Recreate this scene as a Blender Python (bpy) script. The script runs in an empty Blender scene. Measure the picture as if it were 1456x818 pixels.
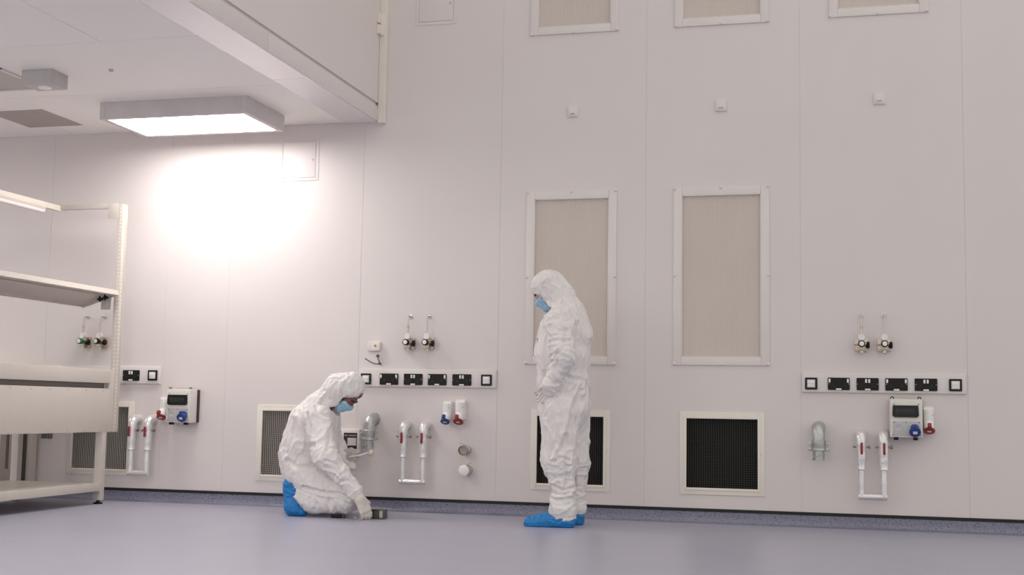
import bpy, bmesh, math
import numpy as np
from mathutils import Vector, Matrix, noise

C = bpy.context.scene.collection
PI = math.pi

# ------------------------------------------------------------------ camera model
FPX, YAW, PITCH, ROLL = 1784.09, 0.25098539, 0.09601593, 0.01675611
CAM = np.array([0.0, -9.05, 0.784077])
cy_, sy_, cp_, sp_, cr_, sr_ = math.cos(YAW), math.sin(YAW), math.cos(PITCH), math.sin(PITCH), math.cos(ROLL), math.sin(ROLL)
FW = np.array([-sy_ * cp_, cy_ * cp_, sp_])
R0 = np.array([cy_, sy_, 0.0])
U0 = np.cross(R0, FW)
RT = R0 * cr_ + U0 * sr_
UP = -R0 * sr_ + U0 * cr_


def at(px, py, y=0.0):
    """point of the depth plane y seen at a place of the photograph"""
    d = FW + RT * (px - 728) / FPX - UP * (py - 409) / FPX
    return CAM + d * ((y - CAM[1]) / d[1])


cam_data = bpy.data.cameras.new('camera')
cam = bpy.data.objects.new('camera', cam_data)
C.objects.link(cam)
m = Matrix.Identity(4)
for i in range(3):
    m[i][0], m[i][1], m[i][2], m[i][3] = RT[i], UP[i], -FW[i], CAM[i]
cam.matrix_world = m
cam_data.sensor_width = 36.0
cam_data.lens = FPX / 1456 * 36
cam_data.clip_end = 100
bpy.context.scene.camera = cam


# ------------------------------------------------------------------ materials
def lin(c):
    return tuple(((v / 255) / 12.92 if v / 255 <= 0.04045 else ((v / 255 + 0.055) / 1.055) ** 2.4) for v in c)


def mat(name, col, rough=0.5, metal=0.0, var=0.04, scale=6.0, bump=0.0, bscale=60.0, spec=0.5, emit=None, estr=0.0, coat=0.0, sss=0.0):
    M = bpy.data.materials.new(name)
    M.use_nodes = True
    nt = M.node_tree
    b = nt.nodes['Principled BSDF']
    b.inputs['Roughness'].default_value = rough
    b.inputs['Metallic'].default_value = metal
    b.inputs['Specular IOR Level'].default_value = spec
    if coat:
        b.inputs['Coat Weight'].default_value = coat
        b.inputs['Coat Roughness'].default_value = 0.08
    tc = nt.nodes.new('ShaderNodeTexCoord')
    n = nt.nodes.new('ShaderNodeTexNoise')
    n.inputs['Scale'].default_value = scale
    n.inputs['Detail'].default_value = 3
    nt.links.new(tc.outputs['Object'], n.inputs['Vector'])
    r = nt.nodes.new('ShaderNodeValToRGB')
    r.color_ramp.elements[0].position = 0.3
    r.color_ramp.elements[1].position = 0.7
    r.color_ramp.elements[0].color = tuple(max(0, v * (1 - var)) for v in col) + (1,)
    r.color_ramp.elements[1].color = tuple(min(1, v * (1 + var)) for v in col) + (1,)
    nt.links.new(n.outputs['Fac'], r.inputs['Fac'])
    nt.links.new(r.outputs['Color'], b.inputs['Base Color'])
    if bump:
        n2 = nt.nodes.new('ShaderNodeTexNoise')
        n2.inputs['Scale'].default_value = bscale
        n2.inputs['Detail'].default_value = 4
        nt.links.new(tc.outputs['Object'], n2.inputs['Vector'])
        bp = nt.nodes.new('ShaderNodeBump')
        bp.inputs['Strength'].default_value = bump
        bp.inputs['Distance'].default_value = 0.004
        nt.links.new(n2.outputs['Fac'], bp.inputs['Height'])
        nt.links.new(bp.outputs['Normal'], b.inputs['Normal'])
    if emit:
        b.inputs['Emission Color'].default_value = emit + (1,)
        b.inputs['Emission Strength'].default_value = estr
    if sss:
        b.inputs['Subsurface Weight'].default_value = sss
        b.inputs['Subsurface Radius'].default_value = (0.02, 0.015, 0.012)
        b.inputs['Subsurface Scale'].default_value = 1.0
    return M


M_WALL = mat('wall_panel_white', (0.725, 0.668, 0.652), 0.42, var=0.012, scale=1.5, spec=0.35)
M_CEIL = mat('ceiling_panel_white', (0.90, 0.87, 0.82), 0.5, var=0.01, scale=1.5)
M_STRIP = mat('glossy_edge_strip', (0.80, 0.76, 0.75), 0.22, var=0.01, spec=0.9)
M_FASC = mat('fascia_white', (0.715, 0.665, 0.655), 0.4, var=0.01)
M_CREAM = mat('cream_trim', (0.80, 0.735, 0.66), 0.45, var=0.02)
M_FRAME = mat('filter_frame_paint', (0.745, 0.69, 0.665), 0.35, var=0.015)
M_BEIGEF = mat('vent_frame_paint', (0.80, 0.75, 0.67), 0.4, var=0.015)
M_BENCH = mat('bench_powder_coat', (0.61, 0.555, 0.50), 0.38, var=0.015)
M_WORK = mat('bench_worktop_grey', (0.20, 0.175, 0.17), 0.5)
M_BLACK = mat('black_plastic', (0.008, 0.008, 0.008), 0.4, spec=0.25)
M_BLKGAP = mat('black_seal', (0.006, 0.006, 0.007), 0.55)
M_PLATE = mat('socket_black', (0.010, 0.009, 0.008), 0.35, spec=0.25)
M_WHITE = mat('white_plastic', (0.85, 0.83, 0.81), 0.35, var=0.01)
M_TRUNK = mat('trunking_white', (0.735, 0.68, 0.665), 0.33, var=0.01)
M_GREYP = mat('grey_plastic', (0.50, 0.48, 0.49), 0.4)
M_RED = mat('red_plastic', (0.27, 0.015, 0.02), 0.35)
M_BLUE = mat('blue_plastic', (0.01, 0.045, 0.21), 0.35)
M_STEEL = mat('steel', (0.55, 0.52, 0.49), 0.3, metal=0.9, var=0.08, scale=20)
M_STEM = mat('dull_stem', (0.28, 0.25, 0.22), 0.4, metal=0.8)
M_BRASS = mat('nickel_brass', (0.60, 0.52, 0.42), 0.3, metal=0.9, var=0.1, scale=20)
M_GALV = mat('galvanised', (0.52, 0.53, 0.52), 0.42, metal=0.85, var=0.15, scale=18)
M_FOIL = mat('pipe_foil', (0.80, 0.78, 0.78), 0.28, metal=0.55, var=0.05, scale=15, bump=0.9, bscale=35)
M_CRATE = mat('eggcrate_lamp_lit', (0.56, 0.52, 0.47), 0.45)  # left vents: lamp light put into a lighter copy of the grid colour
M_CRATE_D = mat('eggcrate_black', (0.085, 0.085, 0.075), 0.5)
M_DUCTL = mat('duct_inside_lamp_lit', (0.06, 0.055, 0.05), 0.7)  # lighter duct copy, lamp light on the left vents painted in
M_DARKIN = mat('duct_inside', (0.012, 0.012, 0.011), 0.7)
M_GLASSD = mat('smoked_window', (0.010, 0.013, 0.012), 0.2, spec=0.3)
M_SKIN1 = mat('skin_light', (0.42, 0.25, 0.20), 0.5, var=0.08, scale=30, sss=0.1)
M_SKIN2 = mat('skin_brown', (0.22, 0.09, 0.065), 0.5, var=0.08, scale=30, sss=0.1)
M_HAIR = mat('dark_hair', (0.012, 0.008, 0.007), 0.6)
M_EYE = mat('eye_dark', (0.02, 0.015, 0.012), 0.2)
M_GLOVE = mat('latex_glove', (0.72, 0.66, 0.60), 0.45, var=0.03, scale=30, bump=0.35, bscale=70)
M_GLOVEG = mat('nitrile_glove_grey', (0.52, 0.47, 0.44), 0.45, var=0.03, scale=30, bump=0.35, bscale=70)
M_CAP = mat('caulk_beige', (0.62, 0.57, 0.47), 0.5)
M_LABEL = mat('label_white', (0.75, 0.73, 0.70), 0.5)
M_TEXT = mat('dark_print', (0.16, 0.13, 0.13), 0.6)
M_LAB2 = mat('dark_brown_label', (0.035, 0.018, 0.018), 0.4)
M_KHAKI = mat('dark_olive_case', (0.045, 0.042, 0.028), 0.4)
M_INK = mat('purple_print', (0.13, 0.10, 0.42), 0.5)
M_TUBE = mat('batten_diffuser', (0.88, 0.86, 0.84), 0.25, var=0.005)
M_LED = mat('led_diffuser', (0.9, 0.9, 0.9), 0.5, emit=(1.0, 0.96, 0.93), estr=17.5)


M_FILTER = mat('filter_media_beige', (0.60, 0.525, 0.475), 0.6, var=0.02, scale=3)


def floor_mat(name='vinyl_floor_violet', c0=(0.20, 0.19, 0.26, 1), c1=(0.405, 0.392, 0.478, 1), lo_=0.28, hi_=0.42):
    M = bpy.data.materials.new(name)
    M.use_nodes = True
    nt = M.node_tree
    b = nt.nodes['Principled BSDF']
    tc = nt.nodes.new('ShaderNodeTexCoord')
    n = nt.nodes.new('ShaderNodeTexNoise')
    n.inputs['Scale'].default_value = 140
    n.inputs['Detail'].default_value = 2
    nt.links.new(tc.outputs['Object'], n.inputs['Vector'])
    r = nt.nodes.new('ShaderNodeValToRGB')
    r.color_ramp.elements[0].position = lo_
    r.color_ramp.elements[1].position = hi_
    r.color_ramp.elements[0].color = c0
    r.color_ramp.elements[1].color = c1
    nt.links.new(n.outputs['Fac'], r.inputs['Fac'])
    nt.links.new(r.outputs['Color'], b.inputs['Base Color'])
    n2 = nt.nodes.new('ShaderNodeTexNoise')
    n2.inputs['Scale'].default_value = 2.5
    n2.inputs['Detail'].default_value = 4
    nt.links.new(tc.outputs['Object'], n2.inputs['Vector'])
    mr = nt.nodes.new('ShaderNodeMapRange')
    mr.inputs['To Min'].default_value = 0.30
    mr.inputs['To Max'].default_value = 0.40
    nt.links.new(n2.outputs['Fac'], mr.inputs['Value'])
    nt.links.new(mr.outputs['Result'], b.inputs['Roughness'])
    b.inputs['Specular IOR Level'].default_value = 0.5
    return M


M_FLOOR = floor_mat()
M_COVE = floor_mat('vinyl_cove_speckled_shaded', (0.06, 0.06, 0.09, 1), (0.225, 0.222, 0.295, 1), 0.34, 0.46)  # floor vinyl darkened: shade of the upright face put into the colour


def suit_mat():
    M = mat('white_coverall', (0.79, 0.75, 0.735), 0.55, var=0.015, scale=5, spec=0.3)
    nt = M.node_tree
    b = nt.nodes['Principled BSDF']
    tc = nt.nodes.new('ShaderNodeTexCoord')
    mp = nt.nodes.new('ShaderNodeMapping')
    mp.inputs['Scale'].default_value = (1, 1, 0.5)
    mp.inputs['Rotation'].default_value = (0.3, 0.6, 0.2)
    nt.links.new(tc.outputs['Object'], mp.inputs['Vector'])
    d = nt.nodes.new('ShaderNodeTexNoise')
    d.inputs['Scale'].default_value = 5
    nt.links.new(mp.outputs['Vector'], d.inputs['Vector'])
    mx = nt.nodes.new('ShaderNodeVectorMath')
    mx.operation = 'MULTIPLY_ADD'
    mx.inputs[1].default_value = (0.25, 0.25, 0.25)
    nt.links.new(d.outputs['Color'], mx.inputs[0])
    nt.links.new(mp.outputs['Vector'], mx.inputs[2])
    v = nt.nodes.new('ShaderNodeTexVoronoi')
    v.feature = 'F1'
    v.inputs['Scale'].default_value = 15
    nt.links.new(mx.outputs[0], v.inputs['Vector'])
    bp = nt.nodes.new('ShaderNodeBump')
    bp.inputs['Strength'].default_value = 0.8
    bp.inputs['Distance'].default_value = 0.016
    nt.links.new(v.outputs['Distance'], bp.inputs['Height'])
    nt.links.new(bp.outputs['Normal'], b.inputs['Normal'])
    b.inputs['Subsurface Weight'].default_value = 0.15
    b.inputs['Subsurface Radius'].default_value = (0.02, 0.02, 0.02)
    b.inputs['Subsurface Scale'].default_value = 0.5
    return M


M_SUIT = suit_mat()


def film_mat(name, col, bs=22, stretch=(1, 1, 1)):
    M = mat(name, col, 0.36, var=0.10, scale=14, spec=0.5)
    nt = M.node_tree
    b = nt.nodes['Principled BSDF']
    tc = nt.nodes.new('ShaderNodeTexCoord')
    mp = nt.nodes.new('ShaderNodeMapping')
    mp.inputs['Scale'].default_value = stretch
    mp.inputs['Rotation'].default_value = (0, 0.6, 0)
    nt.links.new(tc.outputs['Object'], mp.inputs['Vector'])
    v = nt.nodes.new('ShaderNodeTexNoise')
    v.inputs['Scale'].default_value = bs
    nt.links.new(mp.outputs['Vector'], v.inputs['Vector'])
    bp = nt.nodes.new('ShaderNodeBump')
    bp.inputs['Strength'].default_value = 0.8
    bp.inputs['Distance'].default_value = 0.012
    nt.links.new(v.outputs['Fac'], bp.inputs['Height'])
    nt.links.new(bp.outputs['Normal'], b.inputs['Normal'])
    return M


M_SHOE = film_mat('blue_overshoe_film', (0.004, 0.185, 0.50), 16, (0.5, 1, 2.2))
M_MASK = film_mat('blue_mask_fabric', (0.32, 0.56, 0.74), 20, (0.6, 1.5, 3))
M_MASKW = mat('mask_edge_white', (0.85, 0.85, 0.86), 0.6)


# ------------------------------------------------------------------ mesh helpers
class MB:
    def __init__(self):
        self.bm = bmesh.new()

    def box(self, c, s, bev=0.0, rot=None, seg=2):
        t = bmesh.new()
        bmesh.ops.create_cube(t, size=1)
        bmesh.ops.scale(t, vec=Vector(s), verts=t.verts)
        if bev:
            bmesh.ops.bevel(t, geom=list(t.edges), offset=min(bev, min(s) * 0.49), segments=seg, profile=0.6, affect='EDGES')
        if rot is not None:
            bmesh.ops.transform(t, matrix=rot, verts=t.verts)
        bmesh.ops.translate(t, vec=Vector(c), verts=t.verts)
        self._add(t)
        return self

    def box2(self, a, b, bev=0.0):
        a = np.array(a, float)
        b = np.array(b, float)
        return self.box((a + b) / 2, np.abs(b - a), bev)

    def _add(self, t):
        me = bpy.data.meshes.new('tmp')
        t.to_mesh(me)
        t.free()
        self.bm.from_mesh(me)
        bpy.data.meshes.remove(me)

    def rings(self, rings, cap=True, closed=False):
        """loft a list of closed rings (lists of points)"""
        bm = self.bm
        V = [[bm.verts.new(Vector(p)) for p in r] for r in rings]
        n = len(V[0])
        L = list(zip(V, V[1:]))
        if closed:
            L.append((V[-1], V[0]))
        for A, B in L:
            for i in range(n):
                j = (i + 1) % n
                bm.faces.new((A[i], A[j], B[j], B[i]))
        if cap and not closed:
            bm.faces.new(V[0][::-1])
            bm.faces.new(V[-1])
        return self

    def tube(self, path, rad, seg=14, cap=True, sec=None):
        path = [Vector(p) for p in path]
        n = len(path)
        if not hasattr(rad, '__len__'):
            rad = [rad] * n
        tan = []
        for i in range(n):
            a = path[max(0, i - 1)]
            b = path[min(n - 1, i + 1)]
            tan.append((b - a).normalized())
        ref = Vector((0, 0, 1)) if abs(tan[0].z) < 0.9 else Vector((1, 0, 0))
        u = tan[0].cross(ref).normalized()
        R = []
        for i in range(n):
            u = (u - tan[i] * u.dot(tan[i])).normalized()
            v = tan[i].cross(u)
            R.append([path[i] + (u * math.cos(2 * PI * k / seg) + v * math.sin(2 * PI * k / seg)) * rad[i] for k in range(seg)])
        return self.rings(R, cap)

    def cyl(self, a, b, r, r2=None, seg=20, bev=0.0):
        a = Vector(a)
        b = Vector(b)
        r2 = r if r2 is None else r2
        if bev:
            d = (b - a).normalized()
            return self.tube([a, a + d * 1e-5, a + d * bev, b - d * bev, b - d * 1e-5, b],
                             [r - bev, r - bev, r, r2, r2 - bev, r2 - bev], seg)
        return self.tube([a, b], [r, r2], seg)

    def lathe(self, prof, a, d, seg=24):
        """profile of (distance along axis d from a, radius)"""
        a = Vector(a)
        d = Vector(d).normalized()
        ref = Vector((0, 0, 1)) if abs(d.z) < 0.9 else Vector((1, 0, 0))
        u = d.cross(ref).normalized()
        v = d.cross(u)
        R = [[a + d * t + (u * math.cos(2 * PI * k / seg) + v * math.sin(2 * PI * k / seg)) * max(r, 1e-4) for k in range(seg)] for t, r in prof]
        return self.rings(R)

    def prism(self, pts, axis, a, b):
        """extrude an outline (2D points of the two other axes) along an axis from a to b"""
        o = [i for i in range(3) if i != axis]
        R = []
        for t in (a, b):
            ring = []
            for p in pts:
                q = [0, 0, 0]
                q[axis] = t
                q[o[0]], q[o[1]] = p
                ring.append(q)
            R.append(ring)
        return self.rings(R)

    def build(self, name, material, parent=None, smooth=True, loc=None):
        bm = self.bm
        bmesh.ops.recalc_face_normals(bm, faces=bm.faces)
        me = bpy.data.meshes.new(name)
        if loc is not None:
            bmesh.ops.translate(bm, vec=-Vector(loc), verts=bm.verts)
        bm.to_mesh(me)
        bm.free()
        me.materials.append(material)
        if smooth:
            me.polygons.foreach_set('use_smooth', [True] * len(me.polygons))
            me.set_sharp_from_angle(angle=math.radians(38))
        o = bpy.data.objects.new(name, me)
        C.objects.link(o)
        if parent is not None:
            o.parent = parent
        if loc is not None:
            o.location = loc
        return o


def thing(name, label, cat, loc=(0, 0, 0), group=None):
    o = bpy.data.objects.new(name, None)
    o.empty_display_size = 0.05
    C.objects.link(o)
    o.location = loc
    o['label'] = label
    o['category'] = cat
    if group:
        o['group'] = group
    return o


def tag(o, label, cat, group=None):
    o['label'] = label
    o['category'] = cat
    if group:
        o['group'] = group
    return o


def struct(o, label=None, cat=None):
    o['kind'] = 'structure'
    if label:
        o['label'] = label
        o['category'] = cat
    return o


def dup(root, loc, label, group=None):
    r = root.copy()
    C.objects.link(r)
    r.location = loc
    r['label'] = label
    if group:
        r['group'] = group
    for ch in list(root.children):
        c = ch.copy()
        C.objects.link(c)
        c.parent = r
        for g in ch.children:
            d = g.copy()
            C.objects.link(d)
            d.parent = c
    return r


def rounded_rect(x0, x1, z0, z1, r, n=4):
    out = []
    for cx, cz, a0 in ((x1 - r, z1 - r, 0), (x0 + r, z1 - r, 90), (x0 + r, z0 + r, 180), (x1 - r, z0 + r, 270)):
        for k in range(n + 1):
            a = math.radians(a0 + 90 * k / n)
            out.append((cx + r * math.cos(a), cz + r * math.sin(a)))
    return out


# ------------------------------------------------------------------ the setting
SEAMS = [-10.7, -9.6, -8.48, -7.38, -6.275, -5.19, -4.64, -3.527, -2.42, -1.318, -0.215, 0.888, 1.99, 3.09, 4.2, 5.3]
VENTS = [(-5.976, -5.47, 0.243, 0.745), (-4.310, -3.806, 0.238, 0.737), (-2.114, -1.612, 0.238, 0.736), (-1.019, -0.512, 0.242, 0.738)]
FILTERS = [(-2.154, -1.592, 1.172, 2.345), (-1.054, -0.491, 1.174, 2.345),
           (-2.147, -1.591, 3.665, 4.83), (-1.052, -0.489, 3.665, 4.83), (0.052, 0.61, 3.670, 4.83)]


def cell_wall(name, xs_seams, x0, x1, z0, z1, holes, gap=0.0026, depth=0.05, material=M_WALL):
    xs = {x0, x1}
    zs = {z0, z1}
    for s in xs_seams:
        if x0 < s < x1:
            xs |= {s - gap / 2, s + gap / 2}
    for h in holes:
        xs |= {h[0], h[1]}
        zs |= {h[2], h[3]}
    xs, zs = sorted(xs), sorted(zs)
    mb = MB()
    bm = mb.bm

    def quad(a, b, c, d):
        bm.faces.new([bm.verts.new(p) for p in (a, b, c, d)])

    for i in range(len(xs) - 1):
        for j in range(len(zs) - 1):
            a, b, c, d = xs[i], xs[i + 1], zs[j], zs[j + 1]
            mx, mz = (a + b) / 2, (c + d) / 2
            hs = [h for h in holes if h[0] < mx < h[1] and h[2] < mz < h[3]]
            if hs:
                h = hs[0]
                for z in (c, d):
                    if abs(z - h[2]) < 1e-6 or abs(z - h[3]) < 1e-6:
                        quad((a, 0, z), (b, 0, z), (b, depth, z), (a, depth, z))
                for x in (a, b):
                    if abs(x - h[0]) < 1e-6 or abs(x - h[1]) < 1e-6:
                        quad((x, 0, c), (x, 0, d), (x, depth, d), (x, depth, c))
                continue
            if any(abs(mx - s) < gap / 2 for s in xs_seams):
                y = 0.002
                quad((a, y, c), (b, y, c), (b, y, d), (a, y, d))
                quad((a, 0, c), (a, y, c), (a, y, d), (a, 0, d))
                quad((b, 0, c), (b, y, c), (b, y, d), (b, 0, d))
            else:
                quad((a, 0, c), (b, 0, c), (b, 0, d), (a, 0, d))
    return mb.build(name, material, smooth=False)


wb = cell_wall('wall_back', SEAMS, -12.0, 6.0, 0.100, 7.0, VENTS + FILTERS)
struct(wb)
o = MB().box2((-12, 0.32, -0.1), (6, 0.40, 7)).build('wall_back_core', M_WALL)
o.name = 'wall_rear'
struct(o)

# floor with coved edge
mb = MB()
bm = mb.bm
prof = [(-14.0, 0.0), (-0.045, 0.0)]
for k in range(1, 7):
    a = PI / 2 * k / 6
    prof.append((-0.045 + 0.04 * math.sin(a), 0.04 - 0.04 * math.cos(a)))
prof += [(-0.005, 0.080), (0.03, 0.080)]
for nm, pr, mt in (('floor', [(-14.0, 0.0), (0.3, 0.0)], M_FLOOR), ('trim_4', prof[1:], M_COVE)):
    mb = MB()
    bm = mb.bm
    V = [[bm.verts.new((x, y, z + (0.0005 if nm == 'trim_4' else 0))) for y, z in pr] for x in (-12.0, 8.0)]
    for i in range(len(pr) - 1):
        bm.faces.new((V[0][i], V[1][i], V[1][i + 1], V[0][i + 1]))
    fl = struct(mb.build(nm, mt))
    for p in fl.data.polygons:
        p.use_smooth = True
struct(MB().box2((-12, -0.008, 0.0790), (6, 0.02, 0.1010)).build('baseboard_back', M_BLKGAP, smooth=False))

# low ceiling, its flush edge strip, fascia and the upper wall above it
CZ = 2.993
mb = MB()
bm = mb.bm
xs = [-12.0, -9.3, -7.82, -6.09, -4.355, -3.69]
ys = [-8.2, -7.03, -5.86, -4.69, -3.53, -2.36, -1.197, 0.0]
g = 0.003
for i in range(len(xs) - 1):
    for j in range(len(ys) - 1):
        xa, xb = xs[i], xs[i + 1]
        if ys[j] > -2.5:
            if i == 3:
                xb = xs[5]
            elif i == 4:
                continue
        mb.box2((xa + g, ys[j] + g, CZ), (xb - g, ys[j + 1] - g, CZ + 0.03))
mb.box2((-12, -8.2, CZ + 0.004), (-3.69, 0, CZ + 0.05))
struct(mb.build('ceiling', M_CEIL, smooth=False))
mb = MB()
for a, b in ((-8.2, -6.2), (-6.19, -3.7), (-3.697, -1.342), (-1.338, 0.0)):
    mb.box2((-3.69, a, CZ - 0.006), (-3.425, b, CZ + 0.05), 0.0015)
struct(mb.build('trim_1', M_STRIP, smooth=False))
mb = MB()
for a, b in ((-8.2, -5.2), (-5.197, -2.0), (-1.997, -0.0)):
    mb.box2((-3.425, a, CZ - 0.006), (-3.408, b, CZ + 0.112), 0.002)
mb.box2((-3.46, -8.2, CZ + 0.05), (-3.424, 0, CZ + 0.165))
for k in range(9):
    mb.lathe([(0, 0.006), (0.003, 0.005), (0.004, 0.001)], (-3.408, -0.25 - k * 0.85, CZ + 0.100), (1, 0, 0), 10)
struct(mb.build('trim_2', M_FASC))
struct(MB().box2((-3.52, -8.2, CZ + 0.137), (-3.409, 0, 7.0)).build('wall_left', M_WALL, smooth=False))
# cream corner trim with its joint bracket
mb = MB()
mb.box2((-3.408, -0.05, CZ - 0.02), (-3.352, -0.001, 7.0), 0.004)
mb.box2((-3.412, -0.075, 3.66), (-3.372, -0.03, 3.83), 0.006)
mb.box2((-3.409, -0.115, 3.665), (-3.385, -0.07, 3.735), 0.003)
mb.box2((-3.409, -0.115, 3.75), (-3.385, -0.07, 3.825), 0.003)
struct(mb.build('trim_3', M_CREAM))

# ------------------------------------------------------------------ things on the low ceiling
def led_panel(loc, label, group=None):
    t = thing('ceiling_light', label, 'light', loc, group)
    w, d, h = 1.19, 0.64, 0.125
    mb = MB()
    f = 0.045
    mb.box2((-w / 2, -d / 2, -h), (-w / 2 + f, d / 2, 0), 0.003)
    mb.box2((w / 2 - f, -d / 2, -h), (w / 2, d / 2, 0), 0.003)
    mb.box2((-w / 2 + f, -d / 2, -h), (w / 2 - f, -d / 2 + f, 0), 0.003)
    mb.box2((-w / 2 + f, d / 2 - f, -h), (w / 2 - f, d / 2, 0), 0.003)
    mb.box2((-w / 2 + f, -d / 2 + f, -0.02), (w / 2 - f, d / 2 - f, 0))
    mb.build('housing', mat('lamp_housing', (0.62, 0.585, 0.58), 0.5), t)
    MB().box2((-w / 2 + f, -d / 2 + f, -h + 0.006), (w / 2 - f, d / 2 - f, -h + 0.012)).build('diffuser', M_LED, t)
    return t


L1 = led_panel((-4.660, -0.635, CZ), 'lit rectangular LED panel light hung under the low ceiling by the wall')

mb = MB()
t = thing('ceiling_unit', 'small grey box with a round lens fixed under the low ceiling', 'ceiling unit', (-5.155, -1.77, CZ))
MB().box2((-0.115, -0.10, -0.098), (0.115, 0.09, 0), 0.006).build('housing', mat('unit_grey', (0.52, 0.50, 0.48), 0.5), t)
MB().lathe([(0, 0.045), (0.006, 0.043), (0.009, 0.03), (0.006, 0.022), (0.010, 0.012), (0.011, 0.001)], (0, 0, -0.098), (0, 0, -1)).build('lens', M_CEIL, t)

t = thing('ceiling_grille', 'flush beige square grille in the low ceiling left of the light', 'grille', (-6.065, -0.58, CZ))
mb = MB()
mb.box2((-0.245, -0.27, -0.003), (0.245, 0.27, -0.001))
mb.build('mesh_panel', mat('ceiling_grille_beige', (0.40, 0.355, 0.31), 0.6), t)
t = thing('ceiling_grille', 'beige ceiling grille with a white edge beside the small grey box', 'grille', (-5.64, -1.69, CZ))
MB().box2((-0.245, -0.25, -0.003), (0.245, 0.25, -0.001)).build('mesh_panel', mat('ceiling_grille_beige_2', (0.50, 0.46, 0.41), 0.6), t)
mb = MB()
for a, b in (((-0.27, -0.275, -0.012), (-0.245, 0.275, 0)), ((0.245, -0.275, -0.012), (0.27, 0.275, 0)), ((-0.27, 0.25, -0.012), (0.27, 0.275, 0)), ((-0.27, -0.275, -0.012), (0.27, -0.25, 0))):
    mb.box2(a, b, 0.002)
mb.build('edge_frame', M_FASC, t)
MB().lathe([(0, 0.018), (0.008, 0.016), (0.014, 0.010), (0.015, 0.001)], (0, 0, 0), (0, 0, -1), 16).build('smoke_sensor', M_GREYP, loc=None).location = (-4.657, -1.769, CZ)
o = bpy.data.objects['smoke_sensor']
tag(o, 'tiny round grey sensor on the ceiling above the lit panel', 'sensor')


# ------------------------------------------------------------------ grilles, filters, hatches on the wall
def vent(x0, x1, z0, z1, label, dark=True):
    cx, cz = (x0 + x1) / 2, (z0 + z1) / 2
    w, h = (x1 - x0) / 2, (z1 - z0) / 2
    t = thing('air_vent', label, 'vent', (cx, 0, cz), 'square return air vents low in the wall')
    mb = MB()
    e = 0.044
    # stepped flange: outer flat, raised inner lip
    for (s, yy, ww0, ww1) in (('o', -0.008, 0.0, e), ('i', -0.014, -0.004, 0.014)):
        a0, a1, b0, b1 = -w - ww1, w + ww1, -h - ww1, h + ww1
        i0, i1, j0, j1 = -w - ww0, w + ww0, -h - ww0, h + ww0
        mb.box2((a0, yy, b0), (i0, 0.001, b1), 0.0025)
        mb.box2((i1, yy, b0), (a1, 0.001, b1), 0.0025)
        mb.box2((i0, yy, b0), (i1, 0.001, j0), 0.0025)
        mb.box2((i0, yy, j1), (i1, 0.001, b1), 0.0025)
    mb.build('frame', M_BEIGEF, t)
    mb = MB()
    n = 31
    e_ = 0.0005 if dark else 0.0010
    for k in range(1, n):
        x = -w + 2 * w * k / n
        mb.box2((x - e_, 0.004, -h), (x + e_, 0.015, h))
        z = -h + 2 * h * k / n
        mb.box2((-w, 0.004, z - e_), (w, 0.015, z + e_))
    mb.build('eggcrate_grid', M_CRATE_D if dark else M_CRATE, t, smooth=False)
    mb = MB()
    mb.box2((-w, 0.12, -h), (w, 0.13, h))
    mb.box2((-w - 0.004, 0.02, -h), (-w, 0.13, h))
    mb.box2((w, 0.02, -h), (w + 0.004, 0.13, h))
    mb.box2((-w, 0.02, -h - 0.004), (w, 0.13, -h))
    mb.box2((-w, 0.02, h), (w, 0.13, h + 0.004))
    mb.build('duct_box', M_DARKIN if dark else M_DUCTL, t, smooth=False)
    MB().lathe([(0, 0.004), (0.002, 0.0035), (0.003, 0.001)], (w + 0.02, -0.014, 0), (0, -1, 0), 10).build('screw', M_STEEL, t)
    return t


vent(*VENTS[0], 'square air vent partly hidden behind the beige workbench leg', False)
vent(*VENTS[1], 'square lamp-lit air vent behind the back of the kneeling person', False)
vent(*VENTS[2], 'square black air vent behind the legs of the standing person')
vent(*VENTS[3], 'fully visible square black air vent right of the standing person')


def filt(x0, x1, z0, z1, label, group, full=True):
    cx, cz = (x0 + x1) / 2, (z0 + z1) / 2
    w, h = (x1 - x0) / 2, (z1 - z0) / 2
    t = thing('filter_panel', label, 'wall filter panel', (cx, 0, cz), group)
    e = 0.060
    mb = MB()
    y0, y1 = -0.012, 0.001
    mb.box2((-w - e, y0, -h - e), (-w, y1, h + e), 0.003)
    mb.box2((w, y0, -h - e), (w + e, y1, h + e), 0.003)
    mb.box2((-w, y0, -h - e), (w, y1, -h), 0.003)
    mb.box2((-w, y0, h), (w, y1, h + e), 0.003)
    for a, b in (((-w, -0.012, -h), (-w + 0.004, 0.045, h)), ((w - 0.004, -0.012, -h), (w, 0.045, h)),
                 ((-w, -0.012, -h), (w, 0.045, -h + 0.004)), ((-w, -0.012, h - 0.004), (w, 0.045, h))):
        mb.box2(a, b)
    mb.build('frame', M_FRAME, t)
    mb = MB()
    npl = 64
    ring = [(-w + 2 * w * k / npl, 0.006 + (0.0012 if k % 2 else 0.0)) for k in range(npl + 1)] + [(w, 0.040), (-w, 0.040)]
    mb.rings([[(x, y, z) for x, y in ring] for z in (-h, h)])
    mb.build('filter_media', M_FILTER, t, smooth=False)
    for sx in (-1, 0, 1):
        for sz in (-1, 0, 1):
            if sx == 0 and sz == 0:
                continue
            MB().lathe([(0, 0.011), (0.008, 0.010), (0.012, 0.006), (0.013, 0.001)],
                       (sx * (w + e * 0.86), y0 + 0.002, sz * (h + e * 0.86)), (0, -1, 0), 12).build('thumb_screw', M_FRAME, t)
    return t


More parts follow.
